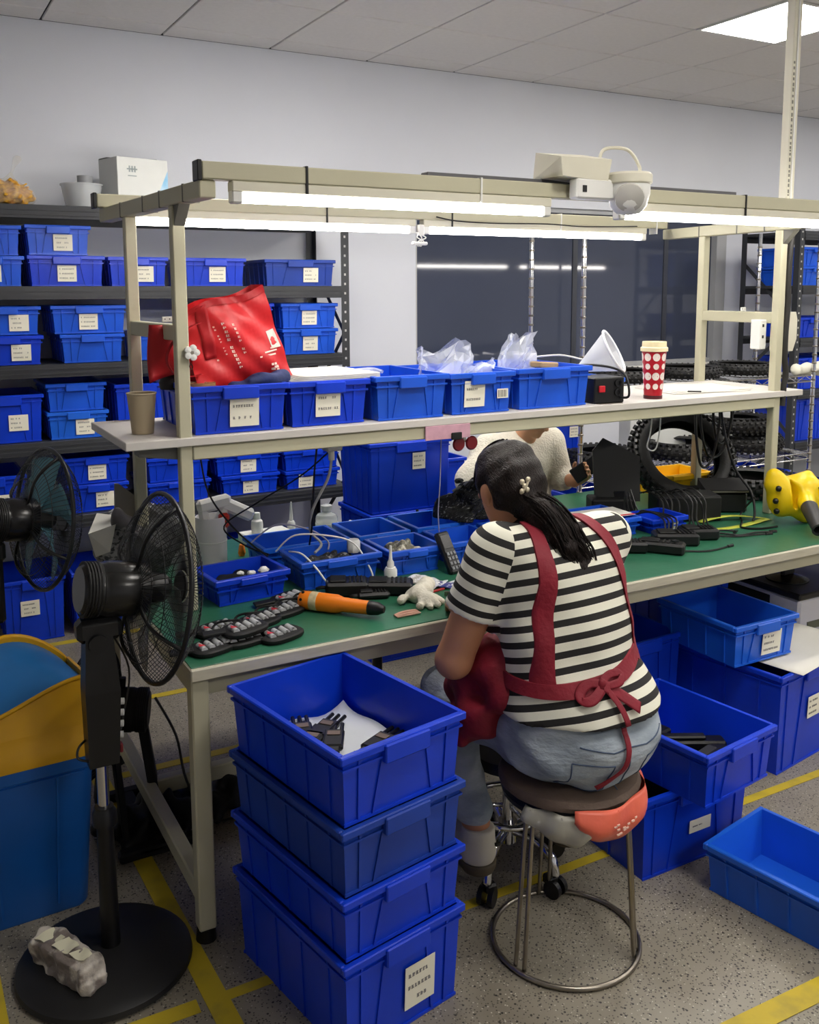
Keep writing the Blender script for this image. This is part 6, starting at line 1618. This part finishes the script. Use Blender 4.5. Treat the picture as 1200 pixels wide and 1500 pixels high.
# shirt
shirt = SDF(LO, HI, HS); torso(shirt, .006); shirt.ell((1.472, 1.775, .625), (.206, .190, .13), .05)
shirt.cone((1.440, 1.905, 1.035), (1.432, 1.93, 1.06), .066, .058, .03)
ax_s = {}
for nm, sh, el in (('L', shL, elL), ('R', shR, elR)):
    c = Vector(sh).lerp(Vector(el), .62); shirt.cone(sh, c, .068, .069, .035); ax_s[nm] = (Vector(sh), (Vector(el) - Vector(sh)).normalized())
shirt.noise(.0032, 34, 12)
shirt_full = shirt.copy()
shirt.cut((1.475, 1.70, .648), (0.0, -.05, -1))
for nm in 'LR':
    p0, d0 = ax_s[nm]; q = p0 + d0 * (.165 if nm == 'L' else .17)
    # cut the sleeve with a plane, only on the arm side
    n = np.array(d0, np.float32); sgn = -1 if nm == 'L' else 1
    pl = ((shirt.ax[0] - q.x) * n[0])[:, None, None] + ((shirt.ax[1] - q.y) * n[1])[None, :, None] + ((shirt.ax[2] - q.z) * n[2])[None, None, :]
    lim = 1.288 if nm == 'L' else 1.64
    side_ = (sgn * (shirt.ax[0] - lim))[:, None, None] + 0 * pl
    arm = SDF(LO, HI, HS); arm.cone(p0, p0 + d0 * .26, .085, .085, 0)
    shirt.d = np.where((arm.d < .0) & (side_ > -.004) & (pl > 0), np.maximum(shirt.d, pl), shirt.d)
so = shirt.build('striped_shirt', stripe_mat(), w1, WO)
co = np.zeros(len(so.data.vertices) * 3, np.float32); so.data.vertices.foreach_get('co', co); co = co.reshape(-1, 3) + np.array(WO)
spine = np.array([-.03, .30, .954]); spine /= np.linalg.norm(spine)
sv = (co - np.array([1.46, 1.80, .60])) @ spine / .0365
pL, dL = np.array(ax_s['L'][0]), np.array(ax_s['L'][1]); pR, dR = np.array(ax_s['R'][0]), np.array(ax_s['R'][1])
seam = (co - np.array([1.292, 1.885, 1.03])) @ np.array([-1.0, .05, .22])
seamR = (co - np.array([1.628, 1.875, 1.03])) @ np.array([1.0, .3, .22]) - .012
sl = np.where(co[:, 0] < 1.45, 20 - ((co - pL) @ dL) / .0365 + .62, 20 - ((co - pR) @ dR) / .0365)
for nm, val in (('stripe', sv), ('sleeve', sl), ('seam', np.maximum(seam, seamR))):
    at_ = so.data.attributes.new(nm, 'FLOAT', 'POINT'); at_.data.foreach_set('value', val.astype(np.float32))
# jeans
jeans = SDF(LO, HI, HS)
jeans.ell((1.470, 1.770, .580), (.208, .190, .130), .05).ell((1.470, 1.80, .68), (.186, .146, .10), .05)
jeans.chain([hipL, knL], [.098, .074], .05).chain([hipR, knR], [.098, .074], .05)
jeans.chain([knL, (1.318, 2.11, .39), (1.328, 2.04, .255)], [.070, .062, .050], .02).chain([knR, (1.63, 2.10, .40), (1.607, 2.01, .275)], [.070, .062, .050], .02)
jeans.noise(.0040, 60, 21).cut((1.475, 1.79, .675), (0, .12, 1))
# flatten where the seat carries the weight
X_, Y_, Z_ = np.meshgrid(*jeans.ax, indexing='ij')
seatcut = np.where((X_ - 1.44) ** 2 + (Y_ - 1.772) ** 2 < .172 ** 2, .4825 - Z_, -1).astype(np.float32); jeans.d = np.maximum(jeans.d, seatcut)
jo = jeans.build('jeans', denim, w1, WO)
both = jeans.copy(); both.d = np.minimum(jeans.d, shirt.d)
def back_pt(x, z, off=.003, src=both):
    p = src.march((x, 1.47, z), (0, 1, 0), .7)
    return Vector((x, (p[1] if p is not None else 1.62) - off, z)) - WO
stm = pm('denim_stitch', (70, 84, 108), .8, var=.1)
m = MB()
for pts in (([(1.462, .655), (1.465, .60), (1.468, .54), (1.47, .475)]), ([(1.35, .615), (1.42, .600), (1.463, .605), (1.52, .600), (1.60, .615)]),
            ([(1.335, .575), (1.335, .50), (1.375, .480), (1.42, .495), (1.425, .567), (1.335, .575)]), ([(1.525, .570), (1.53, .495), (1.57, .480), (1.615, .50), (1.62, .575), (1.525, .570)])):
    dense = []
    for i in range(len(pts) - 1):
        for j in range(6): dense.append((pts[i][0] + (pts[i + 1][0] - pts[i][0]) * j / 6, pts[i][1] + (pts[i + 1][1] - pts[i][1]) * j / 6))
    dense.append(pts[-1]); m.tube([back_pt(x, z, .0005, jeans) for x, z in dense], .0018, 5)
m.build('seam_stitching', stm, jo, True)
# shoes
for a, nm in ((anL, 0), (anR, 1)):
    s = SDF((a[0] - .09, a[1] - .10, a[2] - .15), (a[0] + .10, a[1] + .27, a[2] + .04), .004)
    s.cone((a[0], a[1] - .012, a[2] - .02), (a[0], a[1] - .012, a[2] - .075), .046, .044, .02).cone((a[0], a[1] - .01, a[2] - .075), (a[0] + .012, a[1] + .165, a[2] - .090), .042, .036, .03).cut((0, 0, a[2] - .118), (0, 0, -1)).cut((0, 0, a[2] - .005), (0, 0, 1))
    so_ = s.build('shoe', shoew, w1, WO)
    s2 = SDF((a[0] - .09, a[1] - .10, a[2] - .16), (a[0] + .10, a[1] + .27, a[2] + .0), .004)
    s2.cone((a[0], a[1] - .015, a[2] - .105), (a[0] + .012, a[1] + .17, a[2] - .108), .049, .042, .0).cut((0, 0, a[2] - .130), (0, 0, -1)).cut((0, 0, a[2] - .098), (0, 0, 1))
    s2.build('sole', shoes, so_, WO)
    MB().box(a[0] + .028 - WO.x, a[0] + .044 - WO.x, a[1] - .058 - WO.y, a[1] - .050 - WO.y, a[2] - .052 - WO.z, a[2] - .044 - WO.z).build('heel_tab', blackp, so_, None)
# apron: waist band, shoulder straps, draped skirt and bow
XS, YS, ZS = shirt.ax[0][:, None, None], shirt.ax[1][None, :, None], shirt.ax[2][None, None, :]
infl = shirt_full.copy(); infl.d = np.minimum(infl.d, jeans.d)
def hug(core, d, off):
    core = Vector(core); d = Vector(d).normalized(); p = infl.march(core - d * .38, d, .38)
    q = Vector(p) if p is not None else core - d * .12
    return q - d * off - WO
def band(name, fn, n, w, closed=False, th=.006):
    """ribbon hugging the clothes: fn(t, s) -> (core, direction), s = -1..1 across"""
    rows = ((-1, .0), (-1, th), (-.5, th), (0, th), (.5, th), (1, th), (1, .0)); vs = []
    for i in range(n + (0 if closed else 1)):
        for sv_, off in rows: vs.append(hug(*fn(i / n, sv_ * w), off))
    k = len(rows); N = n if closed else n + 1
    fs = [(i * k + j, i * k + j + 1, ((i + 1) % N) * k + j + 1, ((i + 1) % N) * k + j) for i in range(n) for j in range(k - 1)]
    return MB().add(vs, fs).build(name, maroon, w1, 50)
band('apron_waistband', lambda t, s_: ((1.47, 1.80, .752 + .025 * math.cos(2 * PI * t) + s_), (-math.cos(2 * PI * t), -math.sin(2 * PI * t), 0)), 72, .016, True)
def strap_fn(pts):
    P = catmull([Vector((x, z, R_(a))) for x, z, a in pts], 8); L = len(P) - 1
    def f(t, s_):
        i = min(int(t * L), L - 1); p = P[i].lerp(P[i + 1], t * L - i); a = p.z
        return (Vector((p.x + s_, 1.875 if a > .05 else 1.86, p.y)), Vector((0, math.cos(a), -math.sin(a))))
    return f
band('apron_strap', strap_fn([(1.310, .742, 0), (1.320, .82, 0), (1.332, .90, 0), (1.347, .97, 0), (1.357, 1.0, 25), (1.368, 1.0, 60), (1.378, 1.0, 95)]), 44, .019)
band('apron_strap', strap_fn([(1.622, .75, 0), (1.612, .84, 0), (1.604, .92, 0), (1.590, .97, 0), (1.570, 1.0, 25), (1.545, 1.0, 60), (1.530, 1.0, 95)]), 44, .019)
sk = SDF((1.08, 1.72, .44), (1.62, 2.34, .84), .005)
sk.cone((1.345, 1.885, .695), (1.315, 1.985, .640), .115, .096, .05).cone((1.262, 1.895, .60), (1.262, 1.98, .55), .048, .042, .05)
for i in range(3): sk.cone((1.30 - .03 * i, 1.83 + .055 * i, .70 - .02 * i), (1.215 + .01 * i, 1.92 + .05 * i, .535), .018, .026, .025)
sk.noise(.008, 55, 5).cut((0, 1.95, .515), (0, .15, -1)).cut((1.345, 1.80, .66), (.35, -1, .1)).cut((1.30, 2.06, .6), (0, 1, 0))
sk.build('apron_skirt', maroon, w1, WO)
def ribbon_sheet(name, pts, w, off=.008, tw=0.0):
    P = catmull([Vector((p[0], 0, p[1])) for p in pts], 6)
    L = len(P) - 1
    def f(u, v):
        i = min(int(v * L), L - 1); fr_ = v * L - i; p = P[i].lerp(P[i + 1], fr_); d = (P[min(i + 1, L)] - P[i]).normalized()
        n = Vector((d.z, 0, -d.x)); q = p + n * (w * (u - .5)); b = back_pt(q.x, q.z, off + .004 * math.sin(v * 7 + tw)); return b
    MB().sheet(f, 4, max(8, L), .002, (0, 1, 0)).build(name, maroon, w1, True)
ribbon_sheet('bow_tail', [(1.425, .750), (1.450, .70), (1.458, .64), (1.447, .57), (1.425, .535), (1.392, .508)], .015, .012)
ribbon_sheet('bow_tail', [(1.425, .748), (1.462, .725), (1.505, .690)], .026, .012, 1)
ribbon_sheet('bow_loop', [(1.425, .750), (1.395, .752), (1.370, .735), (1.365, .720), (1.385, .722), (1.42, .742)], .018, .014, 2)
ribbon_sheet('bow_loop', [(1.425, .752), (1.455, .765), (1.485, .762), (1.47, .748), (1.43, .745)], .016, .014, 3)
kb = back_pt(1.425, .749, .014); MB().sphere(kb, .012, 10, 8, (1, .7, 1.1)).build('bow_knot', maroon, w1, True)
# hair: cap, gathered tail and clip
hair = SDF((1.24, 1.70, .92), (1.60, 2.16, 1.34), .005); hc = Vector(HC)
hair.ell(hc + U_ * .020 - F_ * .010, (.086, .104, .112), .02, M_)
hair.ell(hc - F_ * .055 - U_ * .02, (.066, .058, .072), .03, M_)
face = SDF((1.24, 1.70, .92), (1.60, 2.16, 1.34), .005); face.ell(hc + F_ * .088 - U_ * .055, (.10, .085, .105), 0, M_); face.ell(hc - U_ * .10 + F_ * .03, (.12, .08, .06), .02, M_)
for sg in (-1, 1): face.ell(hc + S_ * sg * .086 - F_ * .003 - U_ * .022, (.020, .024, .034), .01, M_)
hair.d = -SDF.smin(-hair.d, face.d, .012)
tail = [(1.398, 1.915, 1.135), (1.415, 1.872, 1.115), (1.428, 1.825, 1.085), (1.438, 1.785, 1.045), (1.450, 1.760, 1.005)]
hair.chain(tail, [.040, .038, .032, .022, .005], .02)
hair.chain([(1.42, 1.88, 1.10), (1.405, 1.82, 1.05), (1.420, 1.775, 1.0)], [.030, .026, .010], .02)
hair.chain([(1.42, 1.86, 1.12), (1.46, 1.80, 1.075), (1.475, 1.770, 1.02), (1.470, 1.752, .965)], [.030, .026, .018, .006], .012)
hair.chain([(1.44, 1.80, 1.05), (1.455, 1.765, 1.0), (1.448, 1.745, .955)], [.020, .014, .005], .01)
hair.noise(.0035, 95, 3)
ho = hair.build('hair', hairm, w1, WO)
m = MB(); rn = random.Random(5)
for k in range(110):
    o1, o2, o3 = [rn.uniform(-.034, .034) for _ in range(3)]
    p = [Vector(tail[0]) + Vector((o1, 0, o2)), Vector(tail[1]) + Vector((o1 * 1.1, -.02 + o3 * .5, o2 * 1.1)), Vector(tail[2]) + Vector((o1 * 1.2, -.02 + o3 * .4, o2 * .9)), Vector(tail[3]) + Vector((o1 * 1.2, -.015, o2 * .8)), Vector(tail[4]) + Vector((o1 * 1.1 + .01, -.005, o2 - .015 + o3)), Vector(tail[4]) + Vector((o1 * .8 + .018 + o3 * .4, -.010, o2 * .6 - .055 + o3 * .8))]
    m.tube([q - WO for q in p], (.0021, .0009), 4, 4)
for k in range(70):     # combed strands over the head
    a = rn.uniform(-1.25, 1.25); b0 = rn.uniform(-.1, .2)
    p = []
    for i in range(7):
        tt = i / 6; ph = -.35 + tt * 2.1 + b0
        v = S_ * math.sin(a * (1 - .65 * tt)) * .0875 + (F_ * math.cos(ph) * .105 + U_ * math.sin(ph) * .113) * math.cos(a * (1 - .65 * tt))
        p.append(hc + U_ * .020 - F_ * .010 + v * 1.012 - WO)
    m.tube(p[2:], .0012, 4, 3)
m.build('hair_strands', hairm, ho, True)['kind'] = 'stuff'
# hair clip
cp = Vector((1.378, 1.897, 1.185)); m = MB()
for dx, dz in ((-.010, .012), (.008, .016), (-.002, 0), (.006, -.010), (-.010, -.012)): m.sphere(cp + Vector((dx, -.010, dz)) - WO, .0075, 8, 6, (1, .6, 1))
m.tube([cp + Vector((-.014, -.008, -.018)) - WO, cp + Vector((.0, -.014, 0)) - WO, cp + Vector((.012, -.008, .020)) - WO], .003, 6, 3)
m.build('hair_clip', pm('clip_pearl', (206, 196, 172), .3, metal=.4), w1, True)

# ------------------------------------------------------------------ the colleague across the bench
PO = Vector((2.58, 3.60, .44)); HS2 = .007
LO2, HI2 = (2.12, 3.12, .02), (3.06, 3.86, 1.34)
s2 = SDF(LO2, HI2, HS2)
s2.ell((2.58, 3.60, .53), (.17, .14, .10), .05).ell((2.58, 3.60, .70), (.15, .11, .15), .05).ell((2.575, 3.58, .86), (.155, .105, .13), .05).cone((2.43, 3.57, .955), (2.72, 3.57, .955), .055, .055, .04)
s2.cone((2.578, 3.55, .99), (2.582, 3.50, 1.06), .050, .048, .03)
F2_, S2_, U2_, M2_ = add_head(s2, (2.585, 3.46, 1.13), (.05, -.80, -.55), .95)
for hp, kn, an in (((2.50, 3.57, .51), (2.47, 3.24, .50), (2.47, 3.26, .12)), ((2.67, 3.57, .51), (2.70, 3.24, .50), (2.70, 3.26, .12))):
    s2.cone(hp, kn, .075, .058, .04).cone(kn, an, .055, .036, .02).cone((an[0], an[1] + .02, .062), (an[0], an[1] - .13, .052), .032, .026, .02)
e1, w1_ = (2.27, 3.50, .80), (2.34, 3.27, .80)
e2, w2_ = (2.765, 3.53, .775), (2.762, 3.40, .793)
s2.cone((2.40, 3.57, .945), e1, .050, .040, .03).cone(e1, w1_, .040, .027, .015).cone((2.745, 3.57, .945), e2, .050, .040, .03).cone(e2, w2_, .040, .028, .015)
add_hand(s2, w1_, (.25, -.8, -.15), (.1, 0, -1), -1, .4)
add_hand(s2, w2_, (.06, -.30, .22), (-.62, -.55, .35), 1, .62)
p2 = thing('person', 'person in white knitted sweater holding a black phone across the bench', 'person', PO)
s2.build('body', skin2, p2, PO); eyes(p2, PO, (2.585, 3.46, 1.13), F2_, S2_, U2_, .95)
sw = SDF(LO2, HI2, HS2)
sw.ell((2.58, 3.60, .55), (.195, .165, .10), .05).ell((2.58, 3.60, .70), (.185, .145, .15), .05).ell((2.575, 3.58, .86), (.180, .130, .13), .05).cone((2.43, 3.57, .950), (2.72, 3.57, .950), .072, .072, .05)
sw.cone((2.40, 3.57, .945), (2.262, 3.50, .815), .074, .070, .03).cone((2.262, 3.50, .815), (2.272, 3.46, .80), .068, .060, .02)
sw.cone((2.745, 3.57, .945), (2.770, 3.53, .79), .074, .068, .03).cone((2.770, 3.53, .79), (2.768, 3.475, .785), .066, .052, .02)
nk = SDF(LO2, HI2, HS2); nk.ell((2.58, 3.51, 1.055), (.075, .07, .062), 0); sw.d = -SDF.smin(-sw.d, nk.d, .01)
sw.noise(.004, 40, 4)
knit = pm('knit_white', (226, 220, 204), .9, var=.05, scale=60, bump=.6, bscale=110)
sw.build('sweater', knit, p2, PO)
tr = SDF(LO2, HI2, HS2); tr.ell((2.58, 3.60, .53), (.185, .155, .10), .05)
for hp, kn, an in (((2.50, 3.57, .51), (2.47, 3.24, .50), (2.47, 3.26, .15)), ((2.67, 3.57, .51), (2.70, 3.24, .50), (2.70, 3.26, .15))): tr.cone(hp, kn, .088, .070, .04).cone(kn, an, .068, .052, .02)
tr.cut((0, 0, .60), (0, 0, 1)); tr.build('trousers', pm('trouser_dark', (46, 48, 58), .8), p2, PO)
h2 = SDF((2.44, 3.34, .95), (2.74, 3.66, 1.32), .006); hc2 = Vector((2.585, 3.46, 1.13))
h2.ell(hc2 + U2_ * .02 - F2_ * .012, (.085, .103, .110), .02, M2_); f2 = SDF((2.44, 3.34, .95), (2.74, 3.66, 1.32), .006)
f2.ell(hc2 + F2_ * .090 - U2_ * .05, (.10, .085, .10), 0, M2_).ell(hc2 - U2_ * .10 + F2_ * .03, (.12, .08, .06), .02, M2_); h2.d = -SDF.smin(-h2.d, f2.d, .012)
h2.build('hair', hairm, p2, PO)
# phone in the raised hand
t = thing('phone', 'black phone held in the colleague hand above the bench', 'phone', (2.768, 3.325, .860))
n_ = Vector((-.55, -.75, .36)).normalized(); l_ = (Vector((.70, -.39, .55)) - n_ * Vector((.70, -.39, .55)).dot(n_)).normalized()
t.rotation_euler = Matrix((l_.cross(n_), l_, n_)).transposed().to_euler()
MB().box(-.036, .036, -.070, .070, -.005, .005, .004).build('case', blacks, t)
MB().cyl((.018, .05, -.0065), (.018, .05, -.005), .008, n=14).build('lens', blackp, t)
# stool below the colleague
t = thing('black_stool', 'black round stool beneath the person in white sweater', 'stool', (2.58, 3.62, 0))
MB().lathe([(0, .39), (.16, .39), (.17, .40), (.17, .428), (.15, .436), (0, .436)], 32).build('seat', blackp, t)
for k in range(4):
    a = R_(45 + 90 * k); MB().cyl((.17 * math.cos(a), .17 * math.sin(a), .003), (.12 * math.cos(a), .12 * math.sin(a), .39), .012, n=10).build('leg', blackp, t)
o = MB().cyl((1.665, 3.28, .004), (1.665, 3.28, BZ - .034), .021, n=18).build('support_leg', pm('dark_chrome', (70, 70, 72), .2, metal=.9)); tag(o, 'dark round support leg under the bench back edge', 'leg')
